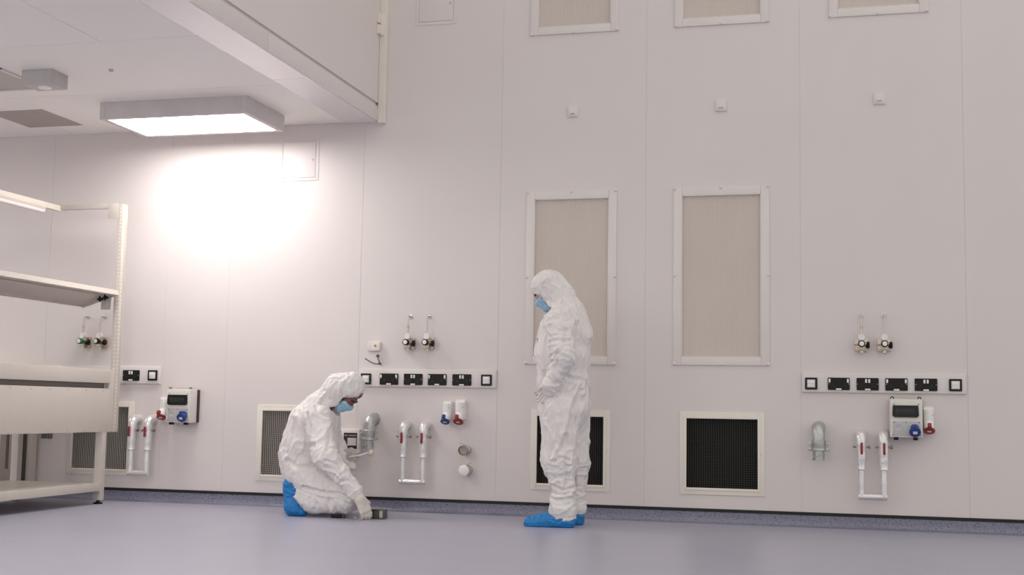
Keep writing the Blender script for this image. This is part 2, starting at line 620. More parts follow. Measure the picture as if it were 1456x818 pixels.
filt(*FILTERS[0], 'tall beige filter panel directly behind the standing person', 'tall lower filter panels')
filt(*FILTERS[1], 'tall beige filter panel clear of people, above the fully visible black vent', 'tall lower filter panels')
filt(*FILTERS[2], 'upper filter panel cut by the top edge, above the standing person', 'upper filter panels')
filt(*FILTERS[3], 'upper filter panel, middle of the three along the top edge', 'upper filter panels')
filt(*FILTERS[4], 'upper filter panel furthest right along the top edge', 'upper filter panels')


def hatch(x0, x1, z0, z1, label):
    w, h = (x1 - x0) / 2, (z1 - z0) / 2
    t = thing('access_hatch', label, 'access hatch', ((x0 + x1) / 2, 0, (z0 + z1) / 2))
    mb = MB()
    e = 0.026
    y0, y1 = -0.004, 0.001
    mb.box2((-w - e, y0, -h - e), (-w - 0.002, y1, h + e), 0.001)
    mb.box2((w + 0.002, y0, -h - e), (w + e, y1, h + e), 0.001)
    mb.box2((-w - 0.002, y0, -h - e), (w + 0.002, y1, -h - 0.002), 0.001)
    mb.box2((-w - 0.002, y0, h + 0.002), (w + 0.002, y1, h + e), 0.001)
    mb.build('frame', M_WALL, t)
    MB().box2((-w + 0.002, -0.005, -h + 0.002), (w - 0.002, -0.001, h - 0.002), 0.001).build('door_panel', M_WALL, t)
    MB().lathe([(0, 0.010), (0.002, 0.009), (0.002, 0.004), (0.003, 0.001)], (w * 0.82, -0.005, -h * 0.02), (0, -1, 0), 14).build('lock', M_GREYP, t)


hatch(-4.213, -3.931, 2.567, 2.855, 'square white access hatch on the wall right of the ceiling light')
hatch(-3.105, -2.825, 3.765, 4.05, 'square white access hatch at the top edge beside the corner trim')


def wall_plate(px, py, label):
    p = at(px, py)
    t = thing('outlet_plate', label, 'wall plate', (p[0], 0, p[2]), 'small pale plates high on the wall')
    MB().box2((-0.042, -0.012, -0.042), (0.042, 0.001, 0.042), 0.003).build('back_plate', M_TRUNK, t)
    MB().box2((-0.032, -0.018, -0.032), (0.032, -0.011, 0.034), 0.003).build('cover', M_FRAME, t)
    mb = MB()
    for k in range(5):
        mb.box2((-0.019 + k * 0.0072, -0.0186, -0.0225), (-0.0135 + k * 0.0072, -0.0178, -0.0165))
    mb.build('printed_text', M_TEXT, t, smooth=False)


wall_plate(815, 159, 'small pale wall plate above the standing person')
wall_plate(1025.5, 150.5, 'small pale wall plate, middle of the three high on the wall')
wall_plate(1250.5, 140.5, 'small pale wall plate, furthest right of the three')


# ------------------------------------------------------------------ power trunking with sockets and switches
TW, TZ0, TZ1 = 1.090, 0.930, 1.068


def trunking(x0, label):
    mb = MB()
    mb.box2((0, -0.018, TZ0), (TW, 0.001, TZ1), 0.003)
    mb.box2((0.004, -0.022, TZ0 + 0.004), (TW - 0.004, -0.017, TZ1 - 0.004), 0.002)
    o = mb.build('power_trunking', M_TRUNK)
    o.location = (x0, 0, 0)
    tag(o, label, 'trunking', 'white power trunking strips')
    return o


def make_socket(kind):
    t = thing('power_socket', '', 'socket', (0, 0, 0))
    mb = MB()
    w, h = 0.0735, 0.0425
    mb.prism(rounded_rect(-w, w, -h, h, 0.006), 1, -0.008, 0.0)
    mb.prism(rounded_rect(-w + 0.004, w - 0.004, -h + 0.004, h - 0.004, 0.005), 1, -0.0105, -0.008)
    mb.build('faceplate', M_PLATE, t)
    for s in (-1, 1):
        cx = s * 0.037
        cz = -0.008
        mb = MB()
        mb.prism([(cx - 0.004, cz + 0.016), (cx + 0.004, cz + 0.016), (cx + 0.004, cz - 0.004), (cx + 0.016, cz - 0.004), (cx + 0.016, cz - 0.009),
                  (cx - 0.016, cz - 0.009), (cx - 0.016, cz - 0.004), (cx - 0.004, cz - 0.004)], 1, -0.0112, -0.0104)
        mb.build('pin_outlet', M_BLKGAP, t, smooth=False)
    for s in (-1, 1):
        cx = s * (0.0615 if kind == 'outer' else 0.0105)
        MB().box((cx, -0.014, 0.0215), (0.0135, 0.008, 0.026), 0.003, Matrix.Rotation(0.12, 4, 'X')).build('rocker', M_WHITE, t)
    MB().box2((-0.018, -0.0125, -h - 0.001), (0.018, -0.0103, -h + 0.011), 0.001).build('circuit_label', M_LABEL, t)
    for s in (-1, 1):
        MB().lathe([(0, 0.003), (0.001, 0.0025), (0.0012, 0.001)], (s * 0.066, -0.0105, 0.0), (0, -1, 0), 10).build('screw', M_STEEL, t)
    return t


def make_switch():
    t = thing('light_switch', '', 'switch', (0, 0, 0))
    w = 0.0415
    mb = MB()
    mb.prism(rounded_rect(-w, w, -w, w, 0.005), 1, -0.007, 0.0)
    mb.build('faceplate', M_PLATE, t)
    mb = MB()
    mb.box2((-0.028, -0.0095, -0.028), (0.028, -0.007, 0.028), 0.002)
    mb.build('surround', M_GREYP, t)
    MB().box((0, -0.012, 0), (0.048, 0.008, 0.048), 0.003, Matrix.Rotation(0.06, 4, 'X')).build('rocker', M_WHITE, t)
    MB().box2((-0.026, -0.0175, -0.001), (0.026, -0.0155, 0.0005)).build('indicator_line', M_GREYP, t, smooth=False)
    return t


SO, SC, SW = make_socket('outer'), make_socket('centre'), make_switch()
used = {}


def put(src, x, z, label, group):
    loc = (x, -0.0225, z)
    if src.name not in used:
        used[src.name] = 1
        src.location = loc
        src['label'] = label
        src['group'] = group
        return src
    return dup(src, loc, label, group)


OFF = [0.064, 0.250, 0.4435, 0.634, 0.827, 1.018]
for T0, where, zz in ((-0.211, 'right-hand trunking', 0.991), (-3.516, 'middle trunking', 0.989)):
    x = T0
    put(SW, x + OFF[0], zz, f'black framed square switch at the left end of the {where}', f'switches on the {where}')
    put(SO, x + OFF[1], zz, f'double socket with outer rockers, next to the left switch of the {where}', f'double sockets on the {where}')
    put(SC, x + OFF[2], zz, f'double socket with paired centre rockers, second socket from the left on the {where}', f'double sockets on the {where}')
    put(SO, x + OFF[3], zz, f'double socket with outer rockers, third socket from the left on the {where}', f'double sockets on the {where}')
    put(SC, x + OFF[4], zz, f'double socket with paired centre rockers, next to the right switch of the {where}', f'double sockets on the {where}')
    put(SW, x + OFF[5], zz, f'black framed square switch at the right end of the {where}', f'switches on the {where}')
put(SC, -6.283 + OFF[4], 0.996, 'double socket with paired centre rockers right beside the bench upright', 'fittings on the left trunking')
put(SW, -6.283 + OFF[5], 0.998, 'square switch right of the bench upright, above the left valve loop', 'fittings on the left trunking')
trunking(-0.211, 'white power trunking strip with four sockets, right part of the wall')
trunking(-3.516, 'white power trunking strip above and right of the kneeling person')
trunking(-6.292, 'white power trunking strip running behind the workbench')


# ------------------------------------------------------------------ gas regulators
def regulator(x, z, label, collar, green=False):
    """x, z: centre of the manifold body on the wall"""
    t = thing('gas_regulator', label, 'gas regulator', (x, 0, z), 'gas regulators in pairs on the wall')
    mb = MB()
    # pipe out of the wall, bent down to the valve
    path = [(0, 0, 0.205)]
    for k in range(0, 7):
        a = PI / 2 * k / 6
        path.append((0, -0.045 - 0.02 * math.sin(a), 0.205 - 0.02 + 0.02 * math.cos(a)))
    path.append((0, -0.065, 0.04))
    mb.tube(path, 0.0055, 12)
    mb.lathe([(0, 0.018), (0.003, 0.018), (0.005, 0.008)], (0, 0.001, 0.205), (0, -1, 0), 16)
    mb.build('supply_pipe', M_STEEL, t)
    if collar:
        MB().lathe([(0, 0.008), (0.004, 0.012), (0.012, 0.012), (0.016, 0.008)], (0, -0.065, 0.115), (0, 0, 1), 8).build('pipe_nut', M_BRASS, t)
        MB().cyl((0, -0.065, 0.115), (0, -0.065, 0.055), 0.008).build('pipe_sleeve', M_BRASS, t)
    mb = MB()
    mb.box2((-0.045, -0.030, -0.045), (0.042, 0.001, 0.040), 0.004)
    mb.build('mounting_plate', M_BRASS, t)
    mb = MB()
    mb.box2((-0.020, -0.075, -0.040), (0.022, -0.030, 0.022), 0.006)
    mb.cyl((0, -0.065, 0.02), (0, -0.065, 0.05), 0.011)
    mb.cyl((-0.05, -0.052, 0.005), (0.046, -0.052, 0.005), 0.010, bev=0.003)
    mb.cyl((0.0, -0.052, -0.038), (0.0, -0.052, -0.055), 0.012, seg=6)
    mb.build('valve_body', M_BRASS, t)
    mb = MB()
    mb.lathe([(0, 0.024), (0.002, 0.026), (0.022, 0.026), (0.026, 0.022), (0.024, 0.001)], (-0.0, -0.058, 0.052), (0, -1, 0), 24)
    mb.build('pressure_gauge', M_WHITE, t)
    o = MB().lathe([(0, 0.0265), (0.004, 0.0265), (0.004, 0.0235), (0, 0.0235)], (0, -0.080, 0.052), (0, -1, 0), 24)
    o.build('gauge_rim', M_STEEL, t)
    mb = MB()
    mb.lathe([(0, 0.016), (0.012, 0.020), (0.018, 0.024), (0.040, 0.024), (0.046, 0.020), (0.046, 0.017)], (0, -0.075, 0.004), (0, -1, 0), 20)
    kn = mb.build('control_knob', mat('green_grip', (0.02, 0.16, 0.10), 0.4) if green else M_BLACK, t)
    o = MB().lathe([(0, 0.0165), (0.002, 0.0150), (0.003, 0.001)], (0, -0.121, 0.004), (0, -1, 0), 20).build('knob_cap', M_WHITE, kn)
    # side valve with a lever-like black knob
    mb = MB()
    mb.lathe([(0, 0.010), (0.004, 0.022), (0.010, 0.025), (0.018, 0.025), (0.024, 0.018), (0.025, 0.001)], (0.030, -0.052, -0.002), (1, 0, 0), 16)
    mb.build('side_knob', M_BLACK, t)
    return t


for T0, nm in ((-0.211, 'right'), (-3.516, 'middle'), (-6.292, 'left')):
    where = {'right': 'above the right-hand trunking', 'middle': 'above the middle trunking',
             'left': 'under the bench shelf'}[nm]
    regulator(T0 + 0.405, 1.262, f'left of the two gas regulators {where}, pipe with a nut', True, nm == 'left')
    regulator(T0 + 0.557, 1.262, f'right one of two gas regulators {where}, plain pipe', False)


# ------------------------------------------------------------------ industrial sockets and distribution boxes
def cee_socket(x, z, col, label, h=0.150, w=0.068, tilt=0.0):
    """white wall box with an angled round flap at its foot"""
    t = thing('industrial_socket', label, 'industrial socket', (x, 0, z))
    mb = MB()
    pr = rounded_rect(-w / 2, w / 2, -h * 0.55, h * 0.45, 0.012)
    mb.prism(pr, 1, -0.055, 0.001)
    mb.lathe([(0, w / 2), (h * 0.60, w / 2), (h * 0.62, w / 2 - 0.006), (h * 0.63, w / 2 - 0.02)], (0, -0.052, -h * 0.30), (0, 0.0, 1), 24)
    mb.lathe([(0, w / 2 - 0.002), (0.065, w / 2 - 0.004)], (0, -0.055, -h * 0.25), (0, -0.55, -0.83), 24)
    bd = mb.build('housing', M_WHITE, t)
    a = Vector((0, -0.055, -h * 0.25)) + Vector((0, -0.55, -0.83)) * 0.062
    mb = MB()
    d = Vector((0, -0.55, -0.83))
    mb.lathe([(0, w / 2 + 0.001), (0.004, w / 2 + 0.004), (0.014, w / 2 + 0.003), (0.017, w / 2 - 0.004), (0.017, 0.001)], a, d, 28)
    mb.box((a + Vector((0, -0.045, 0.030))), (0.026, 0.020, 0.030), 0.004, Matrix.Rotation(-0.6, 4, 'X'))
    fl_ = mb.build('hinged_flap', col, t)
    mb = MB()
    q = a + d * 0.0175
    mb.box((q + Vector((0, -0.004, 0.0035))), (0.026, 0.014, 0.002), 0.0, Matrix.Rotation(-0.58, 4, 'X'))
    mb.build('rating_label', M_LABEL, fl_)
    mb = MB()
    mb.lathe([(0, 0.003), (0.002, 0.002), (0.002, 0.001)], (w * 0.40, -0.08, 0.01), (0.6, -0.8, 0), 10)
    mb.build('screw', M_BLACK, t)
    return t


def dist_box(x0, z0, label, wall_gap=0.0):
    """x0: left edge, z0: lower edge"""
    w, h, d = 0.214, 0.262, 0.105
    t = thing('distribution_box', label, 'power distribution box', (x0, 0, z0))
    y1 = -0.034
    mb = MB()
    mb.box2((0.0, y1 - d + 0.02, 0), (w, y1, h), 0.008)
    mb.box2((0.003, y1 - d, 0.004), (w - 0.003, y1 - d + 0.026, h - 0.004), 0.006)
    hs = mb.build('housing', mat('box_white_' + str(int(abs(x0) * 10)), (0.74, 0.71, 0.66), 0.4, var=0.01), t)
    MB().box2((0.004, y1, 0.004), (w + 0.004, 0.001, h - 0.002), 0.004).build('back_mount', M_LAB2, t)
    yf = y1 - d
    mb = MB()
    # trapezoid smoked flap over the breakers
    mb.prism([(0.016, 0.150), (0.028, 0.138), (0.176, 0.138), (0.188, 0.150), (0.184, 0.218), (0.020, 0.218)], 1, yf - 0.012, yf + 0.001)
    wi = mb.build('breaker_window', M_GLASSD, t)
    mb = MB()
    for k in range(6):
        mb.box2((0.038 + k * 0.021, yf - 0.0135, 0.158), (0.056 + k * 0.021, yf - 0.0115, 0.196), 0.0005)
    mb.build('breakers', mat('breaker_grey_' + str(int(abs(x0) * 10)), (0.03, 0.034, 0.033), 0.3, spec=0.3), wi)
    MB().box2((0.018, yf - 0.003, 0.012), (w - 0.016, yf + 0.001, 0.110), 0.002).build('socket_panel', M_GREYP, t)
    mb = MB()
    mb.lathe([(0, 0.024), (0.0015, 0.0235), (0.0015, 0.021), (0.0008, 0.020)], (0.055, yf - 0.003, 0.068), (0, -1, 0), 26)
    mb.build('blank_cap', M_GREYP, t)
    for (sx, sz) in ((0.028, 0.105), (0.104, 0.105), (0.188, 0.105), (0.020, 0.018), (0.198, 0.018), (0.028, 0.226), (0.186, 0.226)):
        MB().lathe([(0, 0.0038), (0.002, 0.003), (0.0025, 0.001)], (sx, yf - 0.003, sz), (0, -1, 0), 8).build('screw', M_LAB2, t)
    for sx in (0.012, w - 0.026):
        MB().tube([(sx - 0.004, yf + 0.03, h - 0.004), (sx - 0.003, yf + 0.03, h + 0.010), (sx + 0.006, yf + 0.03, h + 0.014), (sx + 0.015, yf + 0.03, h + 0.008), (sx + 0.016, yf + 0.03, h - 0.004)], 0.0035, 8).build('top_clip', M_BLACK, t)
    for sx in (0.040, 0.166):
        MB().box2((sx - 0.015, yf + 0.012, -0.016), (sx + 0.015, yf + 0.05, 0.004), 0.004).build('cable_gland', M_BLACK, t)
    mb = MB()
    a = Vector((0.160, yf - 0.002, 0.062))
    dd = Vector((0, -0.86, -0.5))
    mb.lathe([(-0.01, 0.030), (0.035, 0.032), (0.037, 0.037), (0.048, 0.037), (0.053, 0.030), (0.053, 0.001)], a, dd, 28)
    mb.box(a + dd * 0.04 + Vector((0, -0.010, 0.036)), (0.024, 0.022, 0.022), 0.004, Matrix.Rotation(-0.5, 4, 'X'))
    so = mb.build('blue_socket', M_BLUE, t)
    MB().box(a + dd * 0.054, (0.028, 0.002, 0.020), 0.0, Matrix.Rotation(0.52, 4, 'X')).build('rating_label', M_LABEL, so)
    return t


dist_box(0.372, 0.630, 'white distribution box with dark window and blue socket, right part of the wall')
dist_box(-5.072, 0.628, 'white distribution box between the workbench and the kneeling person')
cee_socket(0.628, 0.775, M_RED, 'white box socket with red flap beside the right distribution box')
cee_socket(-2.792, 0.77, M_BLUE, 'white box socket with blue flap, right of the kneeling person', h=0.135, w=0.062)
cee_socket(-2.690, 0.775, M_RED, 'white box socket with red flap next to the blue one', h=0.150, w=0.070)
cee_socket(-5.135, 0.765, M_RED, 'white box socket with red flap left of the left distribution box', h=0.150, w=0.068)


# ------------------------------------------------------------------ foil-lagged valve loops
def valve_loop(xa, xb, label):
    cx = (xa + xb) / 2
    t = thing('valve_loop', label, 'insulated pipe loop', (cx, 0, 0), 'foil wrapped pipe loops with red levers')
    hw = (xb - xa) / 2
    yy = -0.095
    mb = MB()
    rng = np.random.RandomState(3)
    for s in (-1, 1):
        x = s * hw
        path, rad = [(x, 0.001, 0.648)], [0.035]
        for k in range(0, 8):
            a = PI / 2 * k / 7
            path.append((x, -0.045 + (yy + 0.045) * math.sin(a), 0.648 - 0.045 + 0.045 * math.cos(a)))
            rad.append(0.035)
        for k in range(9):
            path.append((x, yy, 0.590 - k * 0.022))
            rad.append(0.034 + 0.0025 * rng.rand() - 0.0008 * k)
        path += [(x, yy, 0.410), (x, yy, 0.404)]
        rad += [0.030, 0.022]
        mb.tube(path, rad, 20)
    mb.build('lagging', M_FOIL, t)
    mb = MB()
    path = [(-hw, yy, 0.42)] + [(-hw, yy, 0.40 - k * 0.03) for k in range(6)] + [(-hw, yy, 0.226)]
    r = [0.0195 + 0.002 * rng.rand() for _ in path]
    mb.tube(path, r, 16)
    path = [(hw, yy, 0.42)] + [(hw, yy, 0.40 - k * 0.03) for k in range(6)] + [(hw, yy, 0.226)]
    mb.tube(path, [0.0195 + 0.002 * rng.rand() for _ in path], 16)
    path = [(-hw - 0.020 + k * (2 * hw + 0.04) / 10, yy, 0.226) for k in range(11)]
    mb.tube(path, [0.020 + 0.002 * rng.rand() for _ in path], 16)
    mb.build('return_pipe', M_FOIL, t)
    for s in (-1, 1):
        x = s * hw
        mb = MB()
        mb.cyl((x - 0.052, yy + 0.0, 0.562), (x + 0.058, yy + 0.0, 0.562), 0.0065, seg=10)
        mb.cyl((x + 0.046, yy + 0.0, 0.562), (x + 0.060, yy + 0.0, 0.562), 0.012, seg=10)
        mb.cyl((x - 0.054, yy + 0.0, 0.562), (x - 0.046, yy + 0.0, 0.562), 0.009, seg=10)
        mb.cyl((x, yy - 0.02, 0.562), (x, yy - 0.050, 0.562), 0.008, seg=12)
        mb.build('valve_stem', M_STEM, t)
        MB().box((x + 0.002, yy - 0.052, 0.552), (0.017, 0.012, 0.080), 0.005).build('red_lever', M_RED, t)
    return t


valve_loop(0.184, 0.331, 'foil wrapped pipe loop under the right distribution box')
valve_loop(-3.115, -2.958, 'foil wrapped pipe loop between the two people')
valve_loop(-5.385, -5.245, 'foil wrapped pipe loop beside the workbench leg, below the left switch')


# ------------------------------------------------------------------ galvanised elbow outlets
def elbow(x, label):
    t = thing('duct_elbow', label, 'pipe elbow', (x, 0, 0), 'galvanised elbows on the wall')
    yy = -0.11
    mb = MB()
    path = [(0, 0, 0.685)]
    for k in range(9):
        a = PI / 2 * k / 8
        path.append((0, -0.05 + (yy + 0.05) * math.sin(a), 0.685 - 0.055 + 0.055 * math.cos(a)))
    path += [(0, yy, 0.595)]
    mb.tube(path, 0.043, 28)
    mb.lathe([(0, 0.050), (0.004, 0.050), (0.004, 0.043)], (0, 0.001, 0.685), (0, -1, 0), 28)
    mb.build('elbow_pipe', M_GALV, t)
    mb = MB()
    mb.lathe([(0, 0.043), (0.004, 0.0475), (0.050, 0.0475), (0.054, 0.0455), (0.058, 0.0475), (0.072, 0.0475), (0.076, 0.043)], (0, yy, 0.605), (0, 0, -1), 28)
    mb.build('clamp_band', M_GALV, t)
    mb = MB()
    for s in (-1, 1):
        mb.box2((s * 0.045, yy - 0.012, 0.530), (s * 0.072, yy + 0.012, 0.548), 0.004)
        mb.box2((s * 0.048, yy - 0.010, 0.572), (s * 0.066, yy + 0.010, 0.586), 0.004)
        mb.cyl((s * 0.060, yy, 0.525), (s * 0.060, yy, 0.594), 0.004, seg=8)
    mb.lathe([(0, 0.046), (0.004, 0.052), (0.018, 0.052), (0.022, 0.046)], (0, yy, 0.549), (0, 0, -1), 28)
    mb.build('clamp_lugs', M_GALV, t)
    mb = MB()
    R = []
    for k in range(28):
        a = 2 * PI * k / 28
        R.append((math.cos(a), math.sin(a)))
    mb.rings([[(c * 0.040, yy + s * 0.040, 0.535) for c, s in R],
              [(c * 0.040, yy + s * 0.040, 0.464) for c, s in R],
              [(c * 0.037, yy + s * 0.037, 0.464) for c, s in R],
              [(c * 0.037, yy + s * 0.037, 0.535) for c, s in R]], closed=True)
    mb.build('outlet_sleeve', mat('clear_sleeve_grey_%d' % int(abs(x) * 10), (0.42, 0.43, 0.41), 0.3, metal=0.6, var=0.2, scale=25), t)
    pts = []
    for k in range(14):
        a = PI * (1.05 + 0.9 * k / 13)
        pts.append((math.cos(a) * 0.045, yy + math.sin(a) * 0.045, 0.468 + 0.062 * k / 13))
    MB().tube(pts, 0.0028, 8).build('cable_tie', M_GREYP, t)
    return t


elbow(-0.098, 'grey metal pipe elbow pointing down, left of the right-hand valve loop')
elbow(-3.385, 'grey metal pipe elbow pointing down beside the kneeling person')

# ------------------------------------------------------------------ two steel stubs with levers
for (px, py, rr, L_, lab, ang, capm) in ((664, 640, 0.037, 0.105, 'upper steel pipe stub with a thin lever, open ring end', 2.25, False),
                                          (666, 668.5, 0.038, 0.125, 'lower steel pipe stub with a pale round cap', 0.95, True)):
    p = at(px, py)
    t = thing('pipe_stub', lab, 'pipe stub', (p[0], 0, p[2]), 'pipe stubs between the people')
    mb = MB()
    mb.lathe([(0, rr * 0.92), (L_ * 0.30, rr * 0.92), (L_ * 0.33, rr), (L_ * 0.55, rr), (L_ * 0.6, rr * 0.88), (L_ * 0.9, rr * 0.88)], (0, 0.001, 0), (0, -1, 0), 28)
    mb.build('pipe', M_STEEL, t)
    if capm:
        MB().lathe([(0, rr * 1.0), (0.006, rr * 1.06), (0.016, rr * 1.06), (0.022, rr * 0.9), (0.024, rr * 0.5), (0.0245, 0.001)], (0, -L_ * 0.88, 0), (0, -1, 0), 28).build('end_cap', M_WHITE, t)
    else:
        MB().lathe([(0, rr * 0.9), (0.004, rr), (0.016, rr), (0.018, rr * 0.85), (0.008, rr * 0.8), (0.006, 0.001)], (0, -L_ * 0.88, 0), (0, -1, 0), 28).build('end_ring', mat('brown_steel', (0.30, 0.25, 0.21), 0.35, metal=0.8), t)
    dx, dz = math.cos(ang), math.sin(ang)
    mb = MB()
    mb.tube([(0, -L_ * 0.45, rr * 0.9), (dx * 0.03, -L_ * 0.47, rr + dz * 0.01), (dx * 0.07, -L_ * 0.5, rr * 0.7 + dz * 0.035)], 0.0035, 8)
    mb.box2((-0.012, -L_ * 0.6, -rr - 0.006), (0.012, -L_ * 0.3, -rr + 0.008), 0.003)
    mb.build('lever', M_STEEL, t)

# ------------------------------------------------------------------ thermostat box, junction box, loose cable
p = at(500.5, 626)
t = thing('control_box', 'white wall box with a dark label above the gloved hand', 'control box', (p[0], 0, p[2]))
MB().box2((-0.088, -0.045, -0.100), (0.078, 0.001, 0.085), 0.012).build('housing', M_WHITE, t)
MB().box2((-0.050, -0.0468, -0.066), (0.058, -0.044, 0.056), 0.001).build('label_panel', M_LAB2, t)
mb = MB()
mb.box2((-0.018, -0.0478, -0.040), (0.052, -0.0465, 0.018))
lp = mb.build('data_field', M_LABEL, t, smooth=False)
mb = MB()
for k in range(4):
    mb.box2((-0.016, -0.0484, -0.030 + k * 0.013), (0.050, -0.0476, -0.0285 + k * 0.013))
mb.build('ruled_lines', M_TEXT, t, smooth=False)
mb = MB()
for k in range(11):
    if k != 3:
        mb.box2((-0.043 + k * 0.0087, -0.0478, 0.032), (-0.037 + k * 0.0087, -0.0465, 0.040))
mb.build('label_text', M_GREYP, t, smooth=False)
MB().box2((0.045, -0.0470, 0.0), (0.0455, -0.0465, 0.001)).build('bottom_screws', M_GREYP, t)

p = at(536, 493)
t = thing('junction_box', 'small beige box with a round hole above the hanging wire', 'junction box', (p[0], 0, p[2]))
MB().box2((-0.075, -0.010, -0.034), (0.02, 0.001, 0.038), 0.003).build('back_plate', M_TRUNK, t)
MB().box2((-0.030, -0.038, -0.032), (0.034, 0.001, 0.034), 0.004).build('housing', mat('junction_beige', (0.80, 0.73, 0.66), 0.4), t)
MB().lathe([(0, 0.009), (0.003, 0.009), (0.003, 0.006), (0.0005, 0.005), (0.0005, 0.0008)], (0.0, -0.038, 0.004), (0, -1, 0), 16).build('cable_hole', mat('brass_ring', (0.35, 0.28, 0.2), 0.4, metal=0.6), t)
pts = [at(537.5, 506.5, 0.0), at(537, 508, -0.03), at(538, 512, -0.04), at(540.5, 516.5, -0.04), at(539.5, 518, -0.045), at(533, 517.5, -0.05), at(526, 514.5, -0.055), at(519, 510, -0.06)]
mb = MB()
path = []
for i in range(len(pts) - 1):
    for k in range(4):
        path.append(tuple(pts[i] * (1 - k / 4) + pts[i + 1] * k / 4))
path.append(tuple(pts[-1]))
mb.tube(path, 0.0042, 8)
mb.lathe([(0, 0.010), (0.004, 0.012), (0.012, 0.010), (0.016, 0.004)], (pts[0][0], -0.001, pts[0][2]), (0, -1, 0), 12)
mb.tube([tuple(at(538.5, 516, -0.045)), tuple(at(542, 518.5, -0.045))], 0.008, 8)
tag(mb.build('loose_cable', mat('cable_grey', (0.10, 0.09, 0.09), 0.5)), 'short dark loose wire curling out of the wall under the small beige box', 'cable')

p = at(67, 620)
mb = MB()
for k in range(4):
    mb.box2((-0.05 + k * 0.027, -0.012, -0.022), (-0.033 + k * 0.027, 0.001, 0.03), 0.002)
mb.box2((-0.05, -0.004, -0.012), (0.05, 0.001, 0.012))
o = mb.build('data_outlet', mat('outlet_grey', (0.16, 0.16, 0.17), 0.4))
o.location = (p[0], 0, p[2])
tag(o, 'small grey outlet low on the wall under the workbench', 'outlet')

# ------------------------------------------------------------------ workbench
XF, XB, Y1, Y0 = -5.449, -6.25, -0.334, -2.75
t = thing('workbench', 'beige steel workbench with perforated upright, tilted shelf and overhead light arm', 'workbench', (0, 0, 0))
mb = MB()
mb.box2((XF - 0.045, Y0, 0.550), (XF, Y1, 0.884), 0.004)
ap = mb.build('rear_panel', M_BENCH, t)
for zz in (0.866, 0.566):
    for k in range(9):
        MB().lathe([(0, 0.006), (0.003, 0.005), (0.0035, 0.001)], (XF, Y1 - 0.095 - k * 0.225, zz), (1, 0, 0), 8).build('panel_screw', M_GREYP, ap)
MB().box2((XB, Y0, 0.884), (XF - 0.05, Y1 - 0.002, 0.925), 0.003).build('worktop', M_WORK, t)
mb = MB()
mb.box2((XF - 0.12, Y0, 0.925), (XF, Y1 + 0.004, 1.033), 0.004)
mb.build('cable_trough', M_BENCH, t)
# legs with feet
for (lx, ly) in ((XF - 0.0625, Y1 - 0.07), (XB, Y1 - 0.07), (XF - 0.0625, Y0 + 0.02), (XB, Y0 + 0.02)):
    lg = MB().box2((lx, ly, 0.03), (lx + 0.06, ly + 0.06, 0.884), 0.004).build('leg', M_BENCH, t)
    MB().lathe([(0, 0.034), (0.006, 0.036), (0.012, 0.030), (0.016, 0.014), (0.032, 0.012)], (lx + 0.03, ly + 0.03, 0.0), (0, 0, 1), 20).build('foot', M_BLACK, lg)
mb = MB()
mb.box2((XB + 0.0, Y0, 0.150), (XF - 0.008, Y1 - 0.07, 0.158))
mb.box2((XF - 0.012, Y0, 0.100), (XF - 0.001, Y1 - 0.072, 0.160), 0.003)
mb.box2((XB - 0.0, Y0, 0.105), (XB + 0.012, Y1 - 0.072, 0.158), 0.003)
mb.box2((XB, Y1 - 0.072, 0.105), (XF - 0.06, Y1 - 0.06, 0.158), 0.002)
mb.build('lower_shelf', M_BENCH, t)
mb = MB()
mb.box2((XB, Y0, 0.76), (XB + 0.04, Y1, 0.884), 0.003)
mb.box2((XB, Y1 - 0.05, 0.78), (XF - 0.06, Y1 - 0.01, 0.884), 0.003)
mb.build('frame_rail', M_BENCH, t)
for yp in (Y1 + 0.0, Y0 - 0.02):
    ya = yp + 0.064
    mb = MB()
    mb.box2((XF - 0.046, ya, 0.548), (XF, ya + 0.060, 2.350), 0.003)
    mb.box2((XF - 0.02, ya + 0.052, 0.548), (XF + 0.008, ya + 0.060, 2.350), 0.002)
    mb.box2((XF - 0.044, yp - 0.004, 0.549), (XF - 0.006, ya + 0.01, 1.03), 0.002)
    po = mb.build('upright', M_BENCH, t)
    mb = MB()
    for k in range(58):
        z = 0.58 + k * 0.0303
        mb.box2((XF - 0.001, ya + 0.020, z), (XF + 0.0008, ya + 0.028, z + 0.016))
        mb.box2((XF - 0.020, ya - 0.0008, z), (XF - 0.013, ya + 0.001, z + 0.014))
    o = mb.build('slot_holes', mat('slot_light' + str(int(-yp * 10)), (0.86, 0.83, 0.79), 0.5), po, smooth=False)
    o['kind'] = 'stuff'
# top arm, gusset and light rail
za = 2.335
for yp in (-0.262, Y0 + 0.02):
    mb = MB()
    mb.box2((-6.02, yp - 0.02, za - 0.022), (XF - 0.046, yp + 0.02, za + 0.018), 0.003)
    ar = mb.build('top_arm', M_BENCH, t)
    MB().box2((XF - 0.120, yp - 0.026, za - 0.105), (XF - 0.030, yp - 0.021, za + 0.016), 0.002).build('gusset', M_BENCH, ar)
mb = MB()
mb.box2((-6.045, Y0, za - 0.034), (-6.005, -0.262, za + 0.010), 0.003)
mb.build('light_rail', M_CREAM, t)
b_ = MB()
b_.box2((-6.04, -2.6, za - 0.062), (-5.98, -0.508, za - 0.036), 0.004)
lb = b_.build('batten_housing', M_BENCH, t)
MB().tube([(-6.0, -2.59, za - 0.066), (-6.0, -0.52, za - 0.066), (-6.0, -0.508, za - 0.066)], [0.021, 0.021, 0.015], 16).build('tube_cover', M_TUBE, t)
# tilted shelf: front lip at XF, z 1.64; back lower
d = Vector((-0.30, 0, -0.098)).normalized()
up = Vector((0, 1, 0)).cross(d)
if up.z < 0:
    up = -up
F0 = Vector((XF, 0, 1.655))
Bk = F0 + d * 0.335


